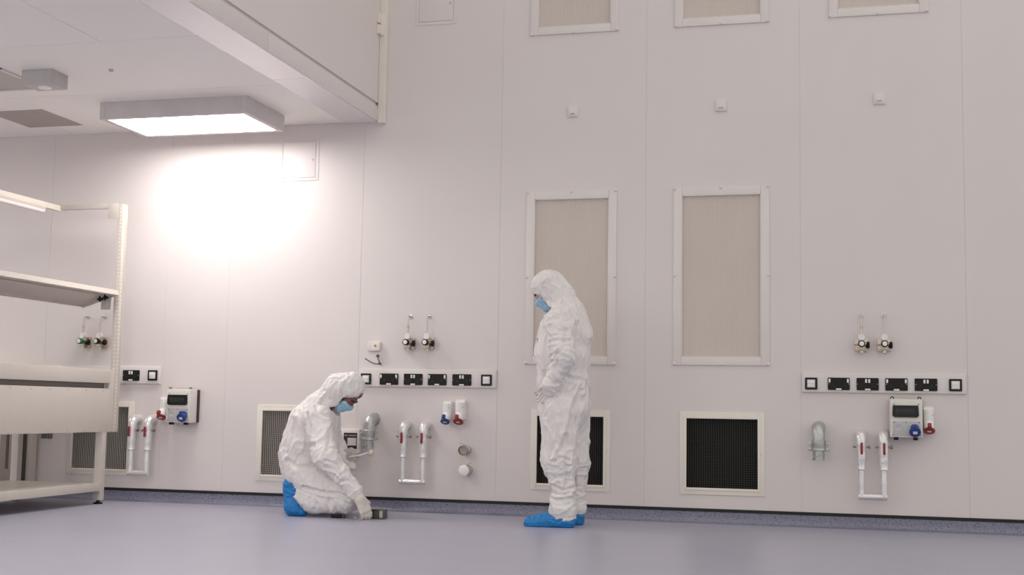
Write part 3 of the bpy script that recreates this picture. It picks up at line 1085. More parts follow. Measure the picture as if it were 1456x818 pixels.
def slab(mb, p, q, th, y0, y1):
    R = []
    for y in (y0, y1):
        R.append([(p.x, y, p.z), (q.x, y, q.z), (q.x - up.x * th, y, q.z - up.z * th), (p.x - up.x * th, y, p.z - up.z * th)])
    mb.rings(R)


mb = MB()
slab(mb, F0, Bk, 0.004, Y0, -0.290)
slab(mb, F0 + Vector((0.002, 0, 0.002)), F0 + d * 0.022 + Vector((0, 0, 0.002)), 0.040, Y0, -0.290)
slab(mb, F0 + d * 0.10, F0 + d * 0.112, 0.014, Y0, -0.330)
slab(mb, Bk - d * 0.006, Bk, 0.026, Y0, -0.290)
mb.build('tilted_shelf', M_BENCH, t)
mb = MB()
slab(mb, F0 + d * 0.02 - up * 0.006, Bk - up * 0.006, 0.030, -0.292, -0.286)
sb = mb.build('shelf_arm', M_BENCH, t)
MB().box2((XF - 0.145, -0.288, 1.505), (XF - 0.058, -0.282, 1.60), 0.002).build('shelf_bracket', M_BENCH, t)
for (dx, dz) in ((-0.085, 1.597), (-0.130, 1.585)):
    mb = MB()
    mb.cyl((XF + dx, -0.292, dz), (XF + dx, -0.335, dz), 0.008, seg=10)
    for k in range(4):
        a = k * PI / 2 + 0.1
        mb.tube([(XF + dx, -0.33, dz), (XF + dx + 0.022 * math.cos(a), -0.33, dz + 0.022 * math.sin(a))], [0.010, 0.007], 8)
    mb.build('star_knob', M_BLACK, t)
for k in range(3):
    MB().lathe([(0, 0.004), (0.002, 0.004), (0.002, 0.001)], (XF - 0.092 + 0.003 * k, -0.289, 1.565 - 0.014 * k), (0, -1, 0), 8).build('bracket_hole', M_WHITE, t)

# cabinet against the wall behind the bench
t = thing('storage_cabinet', 'beige cabinet with narrow dark slots behind the workbench, at the left edge', 'cabinet', (0, 0, 0))
xc0, xc1 = at(25, 645, -0.12)[0], at(36, 645, -0.12)[0]
MB().box2((xc0 - 0.9, -0.34, 0.12), (xc0 - 0.004, -0.02, 1.0), 0.005).build('body', M_BENCH, t)
MB().box2((xc0, -0.12, 0.09), (xc1, -0.012, 1.0), 0.003).build('side_panel', mat('cabinet_side_dark', (0.075, 0.06, 0.05), 0.5), t)
MB().box2((xc1 + 0.001, -0.11, 0.09), (xc1 + 0.03, -0.012, 1.0), 0.003).build('side_post', M_BENCH, t)
for k, px in enumerate((10.5, -8)):
    a_, b_ = at(px - 1.8, 640, -0.34)[0], at(px + 1.8, 640, -0.34)[0]
    MB().box2((a_, -0.344, 0.24), (b_, -0.338, 0.92)).build('slot', mat('slot_dark%d' % k, (0.07, 0.055, 0.045), 0.5), t)
MB().box2((xc0 - 0.88, -0.36, 0.0), (xc0 - 0.02, -0.06, 0.12), 0.006).build('plinth', M_BLACK, t)


# ------------------------------------------------------------------ soft bodies: distance fields meshed with surface nets
def cone(a, b, ra, rb, sy=1.0, k=0.03, ring=0.0):
    return dict(t='c', a=np.array(a, float), b=np.array(b, float), ra=ra, rb=rb, sy=sy, k=k, ring=ring)


def ell(c, r, rot=0.0, k=0.03, ring=0.0):
    """ellipsoid; rot turns it in the xz plane (radians, about y)"""
    return dict(t='e', c=np.array(c, float), r=np.array(r, float), rot=rot, k=k, ring=ring)


def dist1(p, P):
    if p['t'] == 'c':
        a, b = p['a'].copy(), p['b'].copy()
        Q = P
        if p['sy'] != 1.0:
            Q = P.copy()
            m_ = (a[1] + b[1]) / 2
            Q[..., 1] = m_ + (P[..., 1] - m_) / p['sy']
            a[1] = m_ + (a[1] - m_) / p['sy']
            b[1] = m_ + (b[1] - m_) / p['sy']
        ab = b - a
        tt = np.clip(((Q - a) @ ab) / max(ab @ ab, 1e-9), 0, 1)
        d_ = Q - a - tt[..., None] * ab
        return np.sqrt((d_ ** 2).sum(-1)) - (p['ra'] + (p['rb'] - p['ra']) * tt)
    d_ = P - p['c']
    c_, s_ = math.cos(p['rot']), math.sin(p['rot'])
    x = d_[..., 0] * c_ + d_[..., 2] * s_
    z = -d_[..., 0] * s_ + d_[..., 2] * c_
    r = p['r']
    q = np.sqrt((x / r[0]) ** 2 + (d_[..., 1] / r[1]) ** 2 + (z / r[2]) ** 2)
    return (q - 1) * min(r)


def union(prims, P):
    d_ = None
    for p in prims:
        e = dist1(p, P)
        if d_ is None:
            d_ = e
        else:
            k = p['k']
            h = np.maximum(k - np.abs(d_ - e), 0) / k
            d_ = np.minimum(d_, e) - h * h * k * 0.25
    return d_


def nets(fn, lo, hi, vox):
    lo, hi = np.array(lo, float), np.array(hi, float)
    n = np.ceil((hi - lo) / vox).astype(int) + 1
    ax = [lo[i] + np.arange(n[i]) * vox for i in range(3)]
    bs = 6
    nb = -(-n // bs)
    cen = [lo[i] + (np.arange(nb[i]) * bs + (bs - 1) / 2) * vox for i in range(3)]
    Bc = fn(np.stack(np.meshgrid(*cen, indexing='ij'), -1))
    V = np.repeat(np.repeat(np.repeat(np.where(Bc < 0, -1.0, 1.0).astype(np.float32), bs, 0), bs, 1), bs, 2)
    hot = np.argwhere(np.abs(Bc) < bs * vox * 1.1)
    loc_ = np.stack(np.meshgrid(*[np.arange(bs)] * 3, indexing='ij'), -1).reshape(-1, 3)
    for i in range(0, len(hot), 1500):
        I = (hot[i:i + 1500, None, :] * bs + loc_[None]).reshape(-1, 3)
        V[tuple(I.T)] = fn(lo + I * vox)
    V = V[:n[0], :n[1], :n[2]]
    S = V < 0
    cs = n - 1
    acc = np.zeros(tuple(cs) + (3,), np.float32)
    cnt = np.zeros(tuple(cs), np.int32)
    sl = lambda o, L: slice(o, o + L)
    for axis in range(3):
        o1, o2 = [i for i in range(3) if i != axis]
        for u in (0, 1):
            for v in (0, 1):
                off = [0, 0, 0]
                off[o1], off[o2] = u, v
                off2 = list(off)
                off2[axis] = 1
                A = V[tuple(sl(off[i], cs[i]) for i in range(3))]
                B = V[tuple(sl(off2[i], cs[i]) for i in range(3))]
                cr = (A < 0) != (B < 0)
                tt = np.where(cr, A / np.where(cr, A - B, 1), 0)
                for i in range(3):
                    acc[..., i] += np.where(cr, off[i] if i != axis else tt, 0)
                cnt += cr
    act = cnt > 0
    idx = np.full(tuple(cs), -1, np.int64)
    idx[act] = np.arange(act.sum())
    cells = np.argwhere(act)
    pts = lo + (cells + acc[act] / cnt[act][:, None]) * vox
    faces = []
    for axis in range(3):
        o1, o2 = [(1, 2), (2, 0), (0, 1)][axis]
        A = S[tuple(slice(0, -1) if i == axis else slice(None) for i in range(3))]
        B = S[tuple(slice(1, None) if i == axis else slice(None) for i in range(3))]
        E = np.argwhere(A != B)
        ok = (E[:, o1] > 0) & (E[:, o2] > 0) & (E[:, o1] < cs[o1]) & (E[:, o2] < cs[o2])
        E = E[ok]
        flip = A[tuple(E.T)]
        q = []
        for (u, v) in ((-1, -1), (0, -1), (0, 0), (-1, 0)):
            c = E.copy()
            c[:, o1] += u
            c[:, o2] += v
            q.append(idx[tuple(c.T)])
        q = np.stack(q, 1)
        q[~flip] = q[~flip][:, ::-1]
        faces.append(q)
    return pts, np.concatenate(faces)


def mesh_of(name, pts, faces, material, parent=None, loc=(0, 0, 0)):
    me = bpy.data.meshes.new(name)
    loc = np.array(loc, float)
    me.from_pydata((pts - loc).tolist(), [], faces.tolist())
    me.update()
    me.materials.append(material)
    me.polygons.foreach_set('use_smooth', [True] * len(me.polygons))
    o = bpy.data.objects.new(name, me)
    C.objects.link(o)
    o.location = loc
    if parent is not None:
        o.parent = parent
        o.location = (0, 0, 0)
    return o


def bounds(prims, pad=0.03):
    lo, hi = np.full(3, 9e9), np.full(3, -9e9)
    for p in prims:
        if p['t'] == 'c':
            for q, r in ((p['a'], p['ra']), (p['b'], p['rb'])):
                e = np.array([r, r * p['sy'], r])
                lo = np.minimum(lo, q - e)
                hi = np.maximum(hi, q + e)
        else:
            e = max(p['r'])
            lo = np.minimum(lo, p['c'] - e)
            hi = np.maximum(hi, p['c'] + e)
    return lo - pad, hi + pad


def vnormals(pts, faces):
    a, b, c, d_ = (pts[faces[:, i]] for i in range(4))
    n = np.cross(c - a, d_ - b)
    N = np.zeros_like(pts)
    for i in range(4):
        np.add.at(N, faces[:, i], n)
    return N / np.maximum(np.linalg.norm(N, axis=1), 1e-12)[:, None]


def relax(pts, faces, it=2):
    e = np.concatenate([faces[:, [i, (i + 1) % 4]] for i in range(4)])
    e = np.concatenate([e, e[:, ::-1]])
    for _ in range(it):
        s = np.zeros_like(pts)
        c = np.zeros(len(pts))
        np.add.at(s, e[:, 0], pts[e[:, 1]])
        np.add.at(c, e[:, 0], 1)
        pts = pts * 0.4 + 0.6 * s / c[:, None]
    return pts


def wrinkle(pts, faces, prims, amp=1.0, seed=0.0, floor_z=None):
    """fabric folds: long loose folds on the body, ring folds where a limb bends"""
    N = vnormals(pts, faces)
    D = np.stack([dist1(p, pts) for p in prims], 1)
    near = D.argmin(1)
    out = np.zeros(len(pts))
    for i, (p, n_) in enumerate(zip(pts, near)):
        pr = prims[n_]
        ring = pr['ring']
        if pr['t'] == 'c':
            axd = pr['b'] - pr['a']
            axd = axd / max(np.linalg.norm(axd), 1e-9)
        else:
            axd = np.array([0, 0, 1.0])
        al = p @ axd
        fl_ = p - axd * al
        # along-axis frequency low for long folds, high for rings
        fa, fr = 3.2 + 13 * ring, 11 - 6.5 * ring
        q = fl_ * fr + axd * al * fa + axd * (seed + n_ * 0.0)
        w = noise.noise_vector(Vector(p * 4 + seed)) * 0.9
        v1 = noise.noise(Vector(q) + w)
        q2 = q * 2.3 + 7.1
        v2 = noise.noise(Vector(q2) + w * 1.5)
        r1 = 1 - min(1, abs(v1) * 2.6)
        r2 = 1 - min(1, abs(v2) * 2.6)
        out[i] = (r1 ** 2.3 - 0.29) * 0.0130 + (r2 ** 2.3 - 0.29) * 0.0065
    out *= amp
    if floor_z is not None:
        out *= np.clip((pts[:, 2] - floor_z) / 0.05, 0.1, 1)
    return pts + N * out[:, None], N


def crease(pts, N, lines, side=-1):
    """carve (negative) or raise (positive) lines given in photograph pixels on the near side"""
    xz = pts[:, [0, 2]]
    off = np.zeros(len(pts))
    for (poly, y, depth, width) in lines:
        q = [at(px, py, y)[[0, 2]] for px, py in poly]
        best = np.full(len(pts), 9e9)
        for a, b in zip(q, q[1:]):
            ab = b - a
            tt = np.clip(((xz - a) @ ab) / (ab @ ab), 0, 1)
            best = np.minimum(best, np.linalg.norm(xz - a - tt[:, None] * ab, axis=1))
        off += depth * np.exp(-(best / width) ** 2) - 0.4 * depth * np.exp(-((best - 1.9 * width) / width) ** 2)
    m_ = np.clip((N[:, 1] * side - 0.1) / 0.4, 0, 1)
    return pts + N * (off * m_)[:, None]


def head_prims(c, pitch, s, grow=0.0):
    """s = +1 looks toward +x, -1 toward -x; pitch down in radians"""
    f = np.array([s * math.cos(pitch), 0, -math.sin(pitch)])
    u = np.array([s * math.sin(pitch), 0, math.cos(pitch)])
    l = np.array([0, 1.0, 0])
    T = lambda a, b, c_: c + f * a + l * b + u * c_
    ang = -pitch if s > 0 else pitch
    g_ = grow
    P = [ell(T(-0.012, 0, 0.022), (0.096 + g_, 0.077 + g_, 0.103 + g_), ang, 0.02),
         cone(T(0.040, 0, -0.02), T(0.052, 0, -0.083), 0.056 + g_, 0.036 + g_, 1.0, 0.04),
         cone(T(0.082, 0, 0.012), T(0.104, 0, -0.026), 0.007 + g_, 0.012 + g_, 1.0, 0.014),
         cone(T(0.078, -0.03, 0.026), T(0.078, 0.03, 0.026), 0.010 + g_, 0.010 + g_, 1.0, 0.018),
         cone(T(0.085, -0.014, -0.058), T(0.085, 0.014, -0.058), 0.008 + g_, 0.008 + g_, 1.0, 0.012),
         cone(T(0.076, -0.008, -0.088), T(0.076, 0.008, -0.088), 0.013 + g_, 0.013 + g_, 1.0, 0.02),
         cone(T(0.060, -0.038, -0.018), T(0.060, 0.038, -0.018), 0.018 + g_, 0.018 + g_, 1.0, 0.03)]
    for e in (-1, 1):
        P.append(ell(T(-0.008, e * 0.078, -0.008), (0.020 + g_, 0.008 + g_, 0.032 + g_), ang, 0.01))
    return P, T, f, u


def hand_prims(o, u, v, curl, thumb=0.6, sc=1.0, grow=0.0, spread=0.0):
    """wrist o, u to the fingertips, v to the thumb side, fingers curl toward -(u x v)"""
    o, u, v = np.array(o, float), np.array(u, float), np.array(v, float)
    u /= np.linalg.norm(u)
    v = v - u * (u @ v)
    v /= np.linalg.norm(v)
    w = np.cross(u, v)
    P = [cone(o, o + u * 0.03 * sc, 0.026 * sc + grow, 0.024 * sc + grow, 1, 0.02)]
    offs = [0.030, 0.010, -0.011, -0.031]
    lens = [0.068, 0.078, 0.072, 0.056]
    for i in range(4):
        kn = o + (u * (0.088 - 0.004 * abs(i - 1)) + v * offs[i]) * sc
        P.append(cone(o + (u * 0.015 + v * offs[i] * 0.55) * sc, kn, 0.018 * sc + grow, 0.0125 * sc + grow, 1, 0.014))
    for i in range(4):
        kn = o + (u * (0.088 - 0.004 * abs(i - 1)) + v * offs[i]) * sc
        a = 0.0
        q = kn
        for j, (fr, rr) in enumerate(((0.45, 0.0095), (0.30, 0.0085), (0.25, 0.0078))):
            a += curl[i] * (0.9 if j == 0 else 1.15)
            dd = u * math.cos(a) - w * math.sin(a) + v * spread * (1.5 - i) * 0.3
            e = q + dd * lens[i] * fr * sc
            P.append(cone(q, e, rr * sc + grow, (rr - 0.0008) * sc + grow, 1, 0.005))
            q = e
    q = o + (u * 0.022 + v * 0.026) * sc
    a1 = u * 0.75 + v * 0.55 - w * 0.35 * thumb
    e = q + a1 / np.linalg.norm(a1) * 0.042 * sc
    P.append(cone(q, e, 0.015 * sc + grow, 0.0115 * sc + grow, 1, 0.012))
    a2 = u * 0.85 + v * (0.35 - 0.6 * thumb) - w * 0.75 * thumb
    e2 = e + a2 / np.linalg.norm(a2) * 0.032 * sc
    P.append(cone(e, e2, 0.011 * sc + grow, 0.009 * sc + grow, 1, 0.005))
    return P


def shrink(prims, f):
    out = []
    for p in prims:
        q = dict(p)
        if q['t'] == 'c':
            q['ra'], q['rb'] = q['ra'] * f, q['rb'] * f
        else:
            q['r'] = q['r'] * f
        out.append(q)
    return out


def make_person(S):
    """S: dict of the figure; returns the body object"""
    HC, pitch, s = S['head'], S['pitch'], S['s']
    HP, T, f, u = head_prims(HC, pitch, s)
    hands = S['hands']
    allhand = []
    for h in hands:
        allhand.append(hand_prims(**{k: v for k, v in h.items() if k not in ('gmat', 'cuff')}))
    # --- body: one continuous surface inside the clothes
    body = list(HP) + [cone(T(-0.02, 0, -0.06), S['neck'], 0.052, 0.058, 1, 0.03)]
    body += shrink(S['limbs'], 0.55)
    for h, hp in zip(hands, allhand):
        q = [dict(x) for x in hp]
        for x in q:
            x['ra'] -= 0.0015
            x['rb'] -= 0.0015
        body += q
        body.append(cone(h['o'], h['arm'], 0.024, 0.026, 1, 0.02))
    body += S['feet_body']
    lo, hi = bounds(body)
    lo[2] = max(lo[2], 0.004)
    pts, fc = nets(lambda P: np.maximum(union(body, P), 0.006 - P[..., 2]), lo, hi, 0.0062)
    base = S['base']
    bo = mesh_of('person', pts, fc, S['skin'], None, base)
    tag(bo, S['label'], 'person')

    def child(name, pts, fc, material, parent=bo):
        o = mesh_of(name, pts - np.array(base), fc, material)
        o.parent = parent
        return o

    # --- coverall with a hood cut open in front of the face
    hood = S['hood']
    p0, nrm = S['open']
    nrm = np.array(nrm, float)
    nrm /= np.linalg.norm(nrm)
    inner = HP[:2]

    def suit(P):
        dh = union(hood, P)
        db = union(S['limbs'] + S['suit_extra'], P)
        k = 0.045
        h = np.maximum(k - np.abs(dh - db), 0) / k
        d_ = np.minimum(dh, db) - h * h * k * 0.25
        cut = -((P - p0) @ nrm)                       # negative beyond the opening plane
        nearh = np.sqrt(((P - HC) ** 2).sum(-1)) - S.get('cutr', 0.165)
        d_ = np.maximum(d_, -np.maximum(cut, nearh))
        rec = np.maximum(union(inner, P) - 0.011, -((P - p0) @ nrm) - 0.035)
        d_ = np.maximum(d_, -rec)
        return np.maximum(d_, 0.012 - P[..., 2])

    ap = hood + S['limbs'] + S['suit_extra']
    lo, hi = bounds(ap)
    lo[2] = max(lo[2], -0.01)
    pts, fc = nets(suit, lo, hi, 0.0055)
    pts = relax(pts, fc, 2)
    pts, N = wrinkle(pts, fc, ap, S.get('amp', 1.0), S['seed'], 0.0)
    pts = relax(pts, fc, 1)
    pts = crease(pts, N, S['creases'])
    child('coverall', pts, fc, M_SUIT)

    # --- mask
    MPs, _, _, _ = head_prims(HC, pitch, s)
    mp = [MPs[1], MPs[2], MPs[4], MPs[5], MPs[6]] + [cone(T(0.085, 0, -0.02), T(0.070, 0, -0.085), 0.030, 0.024, 1.25, 0.03)]

    def mask(P):
        d_ = union(mp, P) - 0.0065
        L = np.stack([(P - HC) @ f, P[..., 1] - HC[1], (P - HC) @ u], -1)
        q = np.abs(L - np.array([0.078, 0, -0.062])) - np.array([0.062, 0.062, 0.052])
        bx = np.sqrt((np.maximum(q, 0) ** 2).sum(-1)) - 0.004
        pl = 0.0012 * np.sin(L[..., 2] * 2 * PI / 0.017)
        return np.maximum(d_ + pl, bx)

    c0 = T(0.07, 0, -0.06)
    pts, fc = nets(mask, c0 - 0.11, c0 + 0.11, 0.0026)
    mo = child('face_mask', relax(pts, fc, 1), fc, M_MASK)
    # ear loop
    for e in (-1, 1):
        mb = MB()
        mb.tube([tuple(T(0.035, e * 0.064, -0.025)), tuple(T(0.010, e * 0.083, -0.008)), tuple(T(-0.012, e * 0.086, 0.0))], 0.0022, 6)
        ol = mb.build('ear_loop', M_MASKW, mo)
        ol.location = -Vector(base)
    # --- eyes, brows, sideburns
    for e in (-1, 1):
        mb = MB()
        bmesh.ops.create_uvsphere(mb.bm, u_segments=14, v_segments=10, radius=0.0125, matrix=Matrix.Translation(Vector(T(0.0755, e * 0.031, 0.004))))
        eo = mb.build('eye', M_EYE, bo)
        eo.location = -Vector(base)
        mb = MB()
        mb.tube([tuple(T(0.093, e * 0.010, 0.026)), tuple(T(0.091, e * 0.028, 0.032)), tuple(T(0.074, e * 0.048, 0.026))], [0.005, 0.0075, 0.004], 8)
        eo = mb.build('eyebrow', M_HAIR, bo)
        eo.location = -Vector(base)
        mb = MB()
        mb.tube([tuple(T(0.040, e * 0.069, 0.036)), tuple(T(0.036, e * 0.071, 0.0)), tuple(T(0.036, e * 0.064, -0.034)), tuple(T(0.044, e * 0.050, -0.066))], [0.006, 0.013, 0.012, 0.006], 8)
        eo = mb.build('sideburn', M_HAIR, bo)
        eo.location = -Vector(base)
    if S.get('hair'):
        def hr(P):
            L = np.stack([(P - HC) @ f, P[..., 1] - HC[1], (P - HC) @ u], -1)
            return np.maximum(union(HP[:1], P) - 0.006, np.maximum(0.052 - L[..., 2], L[..., 0] - 0.10))
        pts, fc = nets(hr, HC - 0.14, HC + 0.14, 0.006)
        child('hair', pts, fc, M_HAIR)
    # --- gloves
    for h, hp in zip(hands, allhand):
        gp = [dict(x) for x in hp]
        for x in gp:
            x['ra'] += 0.0012
            x['rb'] += 0.0012
        gp.append(cone(h['o'], np.array(h['o']) + (np.array(h['arm']) - np.array(h['o'])) * h.get('x', 1), 0.030 * h.get('sc', 1), h.get('cuff', 0.037), 1, 0.02))
        lo, hi = bounds(gp, 0.015)
        lo[2] = max(lo[2], 0.0)
        pts, fc = nets(lambda P: np.maximum(union(gp, P), 0.002 - P[..., 2]), lo, hi, 0.0028)
        child('glove', pts, fc, h.get('gmat') or S['glove'])
    # --- overshoes
    for sp in S['shoes']:
        lo, hi = bounds(sp, 0.03)
        lo[2] = max(lo[2], -0.01)
        pts, fc = nets(lambda P: np.maximum(union(sp, P), 0.001 - P[..., 2]), lo, hi, 0.0048)
        Nn = vnormals(pts, fc)
        off = np.array([0.55 * abs(noise.noise(Vector((p[0] * 22 + p[2] * 30, p[1] * 18, p[2] * 14 - p[0] * 10)))) + 0.35 * abs(noise.noise(Vector(p * 40))) for p in pts]) * 0.017 - 0.004
        off *= np.clip((pts[:, 2] - 0.004) / 0.02, 0, 1)
        child('shoe_cover', pts + Nn * off[:, None], fc, M_SHOE)
    return bo



# ------------------------------------------------------------------ the standing person
YN, YC, YF = -0.73, -0.62, -0.50
A = lambda px, py, y=YC: at(px, py, y)
limbs = [
    cone(A(801, 450), A(803, 470), 0.095, 0.125, 1.65, 0.05),
    cone(A(803, 470), A(801, 505), 0.130, 0.160, 1.45, 0.06),
    cone(A(801, 505), A(801, 545), 0.172, 0.168, 1.2, 0.06),
    cone(A(801, 548), A(803, 578), 0.160, 0.172, 1.15, 0.05),
    # near and far leg
    cone(A(796, 585, YN), A(795, 655, YN), 0.135, 0.112, 1.0, 0.05, 0.1),
    cone(A(795, 655, YN), A(803, 712, YN), 0.112, 0.074, 1.0, 0.04, 0.7),
    cone(A(812, 585, YF), A(815, 655, YF), 0.130, 0.108, 1.0, 0.05, 0.1),
    cone(A(815, 655, YF), A(817, 708, YF), 0.108, 0.072, 1.0, 0.04, 0.7),
    # near arm: shoulder, elbow, wrist
    cone(A(799, 456, -0.79), A(801, 508, -0.88), 0.092, 0.078, 1.0, 0.04, 0.5),
    cone(A(801, 508, -0.88), A(786, 543, -0.86), 0.078, 0.052, 1.0, 0.035, 0.8),
    # far arm
    cone(A(802, 456, -0.44), A(806, 508, -0.36), 0.088, 0.075, 1.0, 0.04, 0.5),
    cone(A(806, 508, -0.36), A(785, 543, -0.40), 0.075, 0.052, 1.0, 0.035, 0.8),
]
extra = [
    cone(A(788, 468), A(782, 500), 0.085, 0.088, 1.5, 0.06),
    cone(A(799, 717, YN), A(800, 725, YN), 0.088, 0.100, 1.0, 0.03, 0.9),
    cone(A(815, 714, YF), A(816, 721, YF), 0.084, 0.090, 1.0, 0.03, 0.9),
    cone(A(786, 541, -0.86), A(783, 549, -0.86), 0.056, 0.060, 1.0, 0.02, 0.9),
    cone(A(785, 541, -0.40), A(782, 549, -0.40), 0.056, 0.060, 1.0, 0.02, 0.9),
    cone(A(818, 440, -0.62), A(827, 475, -0.62), 0.06, 0.07, 1.8, 0.06),
]
HC = A(780.5, 415)
hood = [ell(A(781, 412), (0.112, 0.100, 0.118), math.radians(32), 0.03),
        cone(A(785, 406), A(798, 424), 0.095, 0.088, 1.05, 0.05),
        cone(A(764, 407), A(778, 400), 0.030, 0.05, 2.0, 0.06),
        cone(A(798, 424), A(801, 446), 0.088, 0.092, 1.25, 0.05),
        cone(A(787, 436), A(790, 452), 0.052, 0.060, 1.3, 0.05)]
p_a, p_b = A(757, 417), A(785, 437)
dv = p_b - p_a
nrm = np.array([dv[2], 0, -dv[0]])
if nrm[2] > 0:
    nrm = -nrm


def foot(heel, toe, wide=0.05):
    h, t_ = np.array(heel, float), np.array(toe, float)
    d_ = t_ - h
    return [cone(h + d_ * 0.10 + [0, 0, 0.046], h + d_ * 0.25 + [0, 0, 0.052], 0.050, 0.052, 1.0, 0.03),
            cone(h + d_ * 0.25 + [0, 0, 0.060], h + d_ * 0.62 + [0, 0, 0.036], 0.054, 0.044, 1.05, 0.05),
            cone(h + d_ * 0.62 + [0, 0, 0.034], h + d_ * 0.90 + [0, 0, 0.030], 0.044, 0.036, 1.15, 0.04),
            cone(h + d_ * 0.12 + [0, 0, 0.010], h + d_ * 0.88 + [0, 0, 0.010], 0.036, 0.036, 1.2, 0.03)]


hn, tn = at(815, 748, -0.735), at(746, 748, -0.765)
hf, tf = at(828, 744, -0.52), at(762, 744, -0.54)
for q in (hn, tn, hf, tf):
    q[2] = 0.0
shoe_n = foot(hn, tn) + [cone(hn + (tn - hn) * 0.22 + [0, 0, 0.09], hn + (tn - hn) * 0.20 + [0, 0, 0.12], 0.054, 0.056, 1, 0.03)]
shoe_f = foot(hf, tf) + [cone(hf + (tf - hf) * 0.22 + [0, 0, 0.09], hf + (tf - hf) * 0.20 + [0, 0, 0.12], 0.054, 0.056, 1, 0.03)]
wn = A(782, 549, -0.865)
wf = A(782, 549, -0.405)
hand_n = dict(o=wn, u=(-0.45, 0.62, -0.64), v=(-0.6, 0.1, 0.5), curl=[0.35, 0.4, 0.45, 0.5], thumb=0.5)
hand_f = dict(o=wf, u=(-0.5, -0.45, -0.6), v=(-0.6, 0, 0.4), curl=[0.5, 0.5, 0.5, 0.5], thumb=0.5)
for h, e in ((hand_n, A(801, 508, -0.88)), (hand_f, A(806, 508, -0.36))):
    h['arm'] = h['o'] + (e - h['o']) * 0.35


def strip_hand(h):
    return {k: v for k, v in h.items() if k != 'arm'}


_hp = hand_prims


def hand_prims(arm=None, x=1, **k):
    return _hp(**k)


stand = dict(head=HC, pitch=math.radians(36), s=-1, neck=A(800, 446), limbs=limbs, suit_extra=extra, hood=hood,
             open=((p_a + p_b) / 2, nrm), hands=[hand_n, hand_f], skin=M_SKIN1, glove=M_GLOVE,
             base=(A(800, 747)[0], YC, 0.0), seed=2.3, amp=0.85, cutr=0.175,
             feet_body=shrink(foot(hn, tn), 0.8) + shrink(foot(hf, tf), 0.8) +
             [cone(A(803, 712, YN), hn + (tn - hn) * 0.2 + [0, 0, 0.06], 0.04, 0.04), cone(A(817, 708, YF), hf + (tf - hf) * 0.2 + [0, 0, 0.06], 0.04, 0.04)],
             shoes=[shoe_n, shoe_f], hair=True,
             label='person standing in a white hooded coverall, head bowed, pale blue mask, blue overshoes',
             creases=[
                 ([(775, 468), (778, 490), (775, 520), (771, 548)], -0.8, -0.012, 0.014),
                 ([(812, 470), (809, 490), (802, 512), (800, 530)], -0.75, -0.010, 0.013),
                 ([(780, 487), (792, 484), (808, 485)], -0.9, -0.010, 0.010),
                 ([(780, 505), (792, 500), (801, 492)], -0.9, 0.010, 0.010),
                 ([(776, 521), (788, 514), (796, 503)], -0.9, -0.009, 0.010),
                 ([(800, 533), (812, 538), (828, 541)], -0.8, -0.010, 0.013),
                 ([(820, 548), (812, 570), (807, 600), (800, 625), (788, 652)], -0.8, 0.012, 0.013),
                 ([(770, 590), (778, 573), (792, 560)], -0.8, 0.008, 0.012),
                 ([(826, 548), (822, 575), (828, 600)], -0.75, -0.009, 0.013),
                 ([(833, 545), (837, 556)], -0.7, -0.016, 0.015),
                 ([(808, 620), (810, 650), (808, 690)], -0.75, -0.012, 0.014),
                 ([(790, 656), (800, 650), (812, 656)], -0.8, -0.009, 0.010),
                 ([(783, 690), (800, 697), (815, 694)], -0.8, -0.010, 0.010),
                 ([(800, 430), (806, 446), (812, 462)], -0.75, -0.010, 0.012),
                 ([(783, 452), (780, 470)], -0.8, 0.008, 0.012),
                 ([(770, 700), (790, 708), (812, 705)], -0.8, 0.008, 0.009)])
person_a = make_person(stand)
q = A(767.3, 486, -0.66)
mb = MB()
mb.box((q[0] - 0.003, q[1] - 0.03, q[2]), (0.012, 0.030, 0.040), 0.003)
o = mb.build('chest_logo', M_INK, person_a)
o.location = -Vector(stand['base'])

# ------------------------------------------------------------------ the kneeling person
KN, KC, KF = -0.70, -0.57, -0.44
B = lambda px, py, y=KC: at(px, py, y)
limbs = [
    cone(B(456, 577), B(449, 598), 0.095, 0.130, 1.55, 0.05),
    cone(B(447, 600), B(441, 632), 0.150, 0.165, 1.3, 0.06),
    cone(B(440, 634), B(436, 662), 0.170, 0.168, 1.2, 0.06),
    # thighs and shins, near then far
    cone(B(437, 675, KN + 0.02), B(494, 704, KN), 0.130, 0.090, 1.0, 0.05, 0.3),
    cone(B(492, 714, KN), B(446, 714, KN), 0.086, 0.078, 1.0, 0.05, 0.5),
    cone(B(434, 675, KF), B(492, 704, KF), 0.130, 0.090, 1.0, 0.05, 0.3),
    cone(B(490, 714, KF), B(446, 712, KF), 0.086, 0.078, 1.0, 0.05, 0.5),
    # near arm
    cone(B(452, 596, -0.76), B(462, 648, -0.86), 0.098, 0.080, 1.0, 0.05, 0.3),
    cone(B(462, 648, -0.86), B(504, 699, -0.80), 0.084, 0.052, 1.0, 0.04, 0.8),
    # far arm
    cone(B(462, 592, -0.38), B(478, 638, -0.34), 0.085, 0.072, 1.0, 0.05, 0.3),
    cone(B(478, 640, -0.34), B(490, 650, -0.42), 0.066, 0.045, 1.0, 0.03, 0.8),
]
extra = [
    cone(B(502, 697, -0.80), B(505, 701, -0.80), 0.050, 0.052, 1.0, 0.02, 0.9),
    cone(B(490, 657, -0.40), B(500, 663, -0.44), 0.045, 0.036, 1.0, 0.04, 0.9),
    cone(B(446, 712, KN), B(430, 704, KN), 0.075, 0.066, 1.0, 0.05, 0.5),
    cone(B(446, 712, KF), B(430, 704, KF), 0.075, 0.066, 1.0, 0.05, 0.5),
    cone(B(431, 600), B(422, 640), 0.075, 0.085, 1.6, 0.08),
    cone(B(425, 650), B(428, 668), 0.11, 0.105, 1.5, 0.06),
    cone(B(462, 600), B(466, 650), 0.075, 0.075, 1.6, 0.06),
]
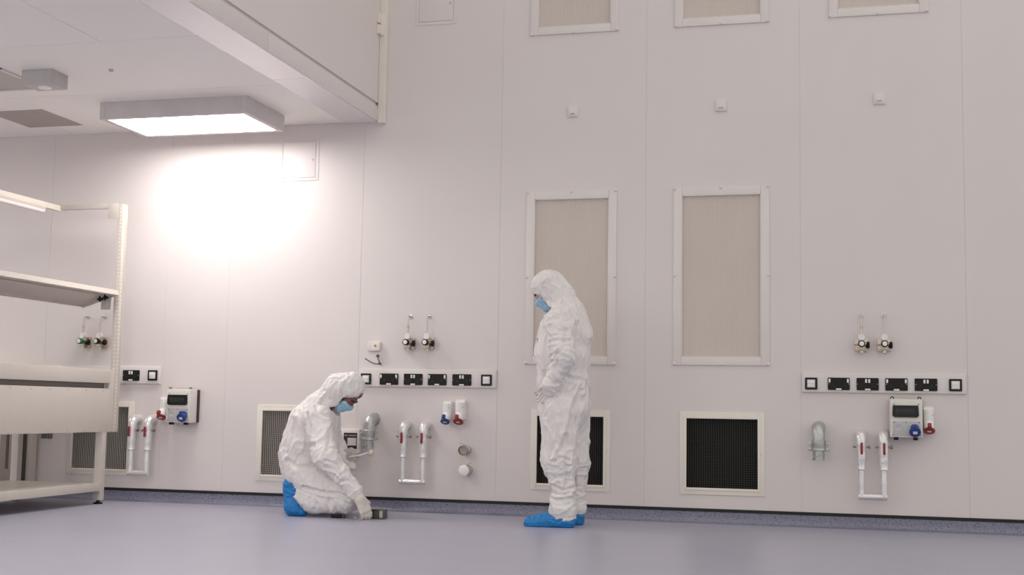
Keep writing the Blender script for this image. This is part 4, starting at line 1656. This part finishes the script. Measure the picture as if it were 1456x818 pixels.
HC2 = B(492, 559)
hood = [ell(B(490.5, 556), (0.105, 0.098, 0.120), math.radians(-52), 0.03),
        cone(B(485, 549), B(500, 549), 0.092, 0.080, 1.1, 0.05),
        cone(B(505, 556), B(500, 546), 0.045, 0.06, 1.7, 0.05),
        cone(B(479, 553), B(458, 574), 0.092, 0.080, 1.2, 0.05),
        cone(B(470, 572), B(466, 600), 0.072, 0.080, 1.3, 0.05)]
p_a, p_b = B(514, 566.5), B(474, 579.5)
dv = p_b - p_a
nrm = np.array([dv[2], 0, -dv[0]])
if nrm[2] > 0:
    nrm = -nrm


def kfoot(dy):
    """foot tucked under: sole upright at the back, toes bent forward on the floor"""
    a = B(416, 690, dy)
    b = B(419, 722, dy)
    c = B(430, 731, dy)
    c[2] = 0.030
    return [cone(a, b, 0.056, 0.060, 1.0, 0.04), cone(b, c, 0.052, 0.034, 1.15, 0.04),
            cone(B(411, 690, dy), B(413, 722, dy), 0.036, 0.036, 1.3, 0.04),
            cone(B(420, 688, dy), B(424, 695, dy), 0.060, 0.062, 1.0, 0.03)]


wk = B(511, 709, -0.80)
hand_kn = dict(o=wk, u=(0.40, 0.22, -0.86), v=(0.45, 0.75, 0.35), curl=[0.28, 0.30, 0.34, 0.40], thumb=0.7, sc=1.14, cuff=0.043)
hand_kn['arm'] = wk + (B(462, 648, -0.86) - wk) * 0.15
wk2 = B(487, 647, -0.42)
hand_kf = dict(o=wk2, u=(0.88, -0.30, -0.12), v=(0.25, 0.05, 0.95), curl=[0.95, 1.0, 1.0, 1.05], thumb=0.9, gmat=M_GLOVEG, sc=1.05)
hand_kf['arm'] = wk2 + (B(470, 640, -0.34) - wk2) * 0.8
kneel = dict(head=HC2, pitch=math.radians(60), s=1, neck=B(463, 576), limbs=limbs, suit_extra=extra, hood=hood,
             open=((p_a + p_b) / 2, nrm), hands=[hand_kn, hand_kf], skin=M_SKIN2, glove=M_GLOVE,
             base=(B(440, 736)[0], KC, 0.0), seed=9.1, amp=0.75, cutr=0.170, hair=False,
             feet_body=shrink(kfoot(KN), 0.7) + shrink(kfoot(KF), 0.7) + [cone(B(446, 714, KN), B(418, 700, KN), 0.03, 0.03), cone(B(446, 712, KF), B(418, 700, KF), 0.03, 0.03)],
             shoes=[kfoot(KN), kfoot(KF)],
             label='person kneeling in a white hooded coverall, one gloved hand reaching down to the floor',
             creases=[
                 ([(452, 570), (458, 585), (470, 592)], -0.75, -0.010, 0.012),
                 ([(440, 590), (447, 610), (446, 640)], -0.8, -0.012, 0.014),
                 ([(455, 560), (447, 580), (438, 602)], -0.75, 0.012, 0.012),
                 ([(424, 632), (440, 634), (455, 632)], -0.8, -0.013, 0.014),
                 ([(410, 655), (430, 664), (455, 660)], -0.75, -0.012, 0.015),
                 ([(432, 693), (455, 700), (480, 702), (500, 710)], -0.8, -0.018, 0.012),
                 ([(466, 655), (478, 660), (484, 668)], -0.9, -0.009, 0.009),
                 ([(462, 668), (476, 672), (482, 680)], -0.9, 0.009, 0.009),
                 ([(484, 686), (492, 684), (499, 690)], -0.9, -0.009, 0.009),
                 ([(466, 700), (464, 715), (470, 730)], -0.8, 0.012, 0.012),
                 ([(477, 560), (478, 540), (492, 532)], -0.7, -0.006, 0.009),
                 ([(486, 575), (484, 556), (494, 538)], -0.7, -0.006, 0.009),
                 ([(468, 565), (470, 549), (480, 538)], -0.7, 0.006, 0.009),
                 ([(481, 590), (474, 610), (476, 640)], -0.8, -0.010, 0.013),
                 ([(420, 590), (414, 615), (412, 640)], -0.75, 0.009, 0.014)])
person_b = make_person(kneel)

# tool in the far hand
a, b, c, e = B(497, 650, -0.47), B(513, 647.5, -0.50), B(523, 644, -0.50), B(530, 645.5, -0.50)
t = thing('scraping_tool', 'pale thin handled tool with a rounded head held by the kneeling person', 'hand tool', tuple(a))
mb = MB()
mb.tube([tuple(a - a), tuple(b - a), tuple(c - a)], [0.007, 0.006, 0.005], 10)
mb.build('handle', M_WHITE, t)
MB().tube([tuple(c - a), tuple((c - a) * 0.8 + (e - a) * 0.2), tuple((c + e) / 2 - a + np.array([0, 0, 0.004])), tuple(e - a), tuple(e - a + (e - c) * 0.12)], [0.006, 0.018, 0.025, 0.022, 0.010], 16).build('rounded_head', M_CAP, t)

# ------------------------------------------------------------------ small things on the floor
t = thing('instrument_case', 'small dark olive case with a pale label under the gloved hand on the floor', 'case', (0, 0, 0))
p = at(538, 738, -0.72)
cx, cyy = p[0] - 0.03, -0.66
t.location = (cx, cyy, 0)
w_ = 0.060
MB().box2((-w_, -0.045, 0.002), (w_ * 0.45, 0.045, 0.066), 0.006).build('body', M_KHAKI, t)
MB().box2((w_ * 0.45, -0.044, 0.002), (w_, 0.044, 0.066), 0.005).build('end_cap', mat('dark_grey_cap', (0.10, 0.095, 0.085), 0.4), t)
mb = MB()
mb.box2((w_ * 0.52, -0.0455, 0.012), (w_ * 0.88, -0.0435, 0.056))
mb.build('label_sticker', mat('grey_sticker', (0.42, 0.40, 0.37), 0.5), t)
MB().box2((-w_ * 0.9, -0.047, 0.055), (w_ * 0.3, -0.045, 0.060)).build('latch_line', M_BLACK, t)

p = at(483, 738, -0.72)
t = thing('black_marker', 'short black marker lying on the floor by the knee', 'marker', (p[0], -0.74, 0.0))
mb = MB()
mb.cyl((-0.055, 0, 0.012), (0.020, 0, 0.012), 0.011, bev=0.002)
mb.build('barrel', M_BLACK, t)
MB().cyl((0.022, 0, 0.011), (0.050, 0, 0.011), 0.009, bev=0.002).build('cap', mat('marker_cap', (0.04, 0.035, 0.035), 0.4), t)
p = at(507, 738, -0.72)
tag(MB().cyl((p[0] - 0.013, -0.735, 0.006), (p[0] + 0.013, -0.738, 0.006), 0.006, seg=10, bev=0.0015).build('small_plug', M_GREYP), 'tiny pale grey plug on the floor beside the marker', 'plug')

# ------------------------------------------------------------------ light and view
for (x, y, lab) in ((-4.66, -4.15, 'unseen LED panel added as fill further along the low ceiling, nearer the viewer'),
                    (-8.6, -0.635, 'unseen LED panel added to light the wall at the far left, beyond the picture edge'),
                    (-8.6, -4.15, 'unseen LED panel added as fill at the far left, nearer the viewer'),
                    (-6.60, -6.3, 'unseen LED panel added to brighten the low ceiling'),
                    (-4.66, -7.2, 'unseen LED panel added as fill under the low ceiling, level with the viewer')):
    led_panel((x, y, CZ), lab)  # out-of-view panels added to brighten the left side and low ceiling

W = bpy.data.worlds.new('hall')
bpy.context.scene.world = W
W.use_nodes = True
bg = W.node_tree.nodes['Background']
bg.inputs['Color'].default_value = (1.0, 0.98, 0.935, 1)
bg.inputs['Strength'].default_value = 0.92

sc = bpy.context.scene
sc.view_settings.view_transform = 'Standard'
sc.view_settings.look = 'None'
sc.view_settings.exposure = 0.0
sc.view_settings.gamma = 1.0
sc.view_settings.use_curve_mapping = False
sc.cycles.max_bounces = 8
sc.cycles.diffuse_bounces = 5
sc.cycles.sample_clamp_indirect = 6
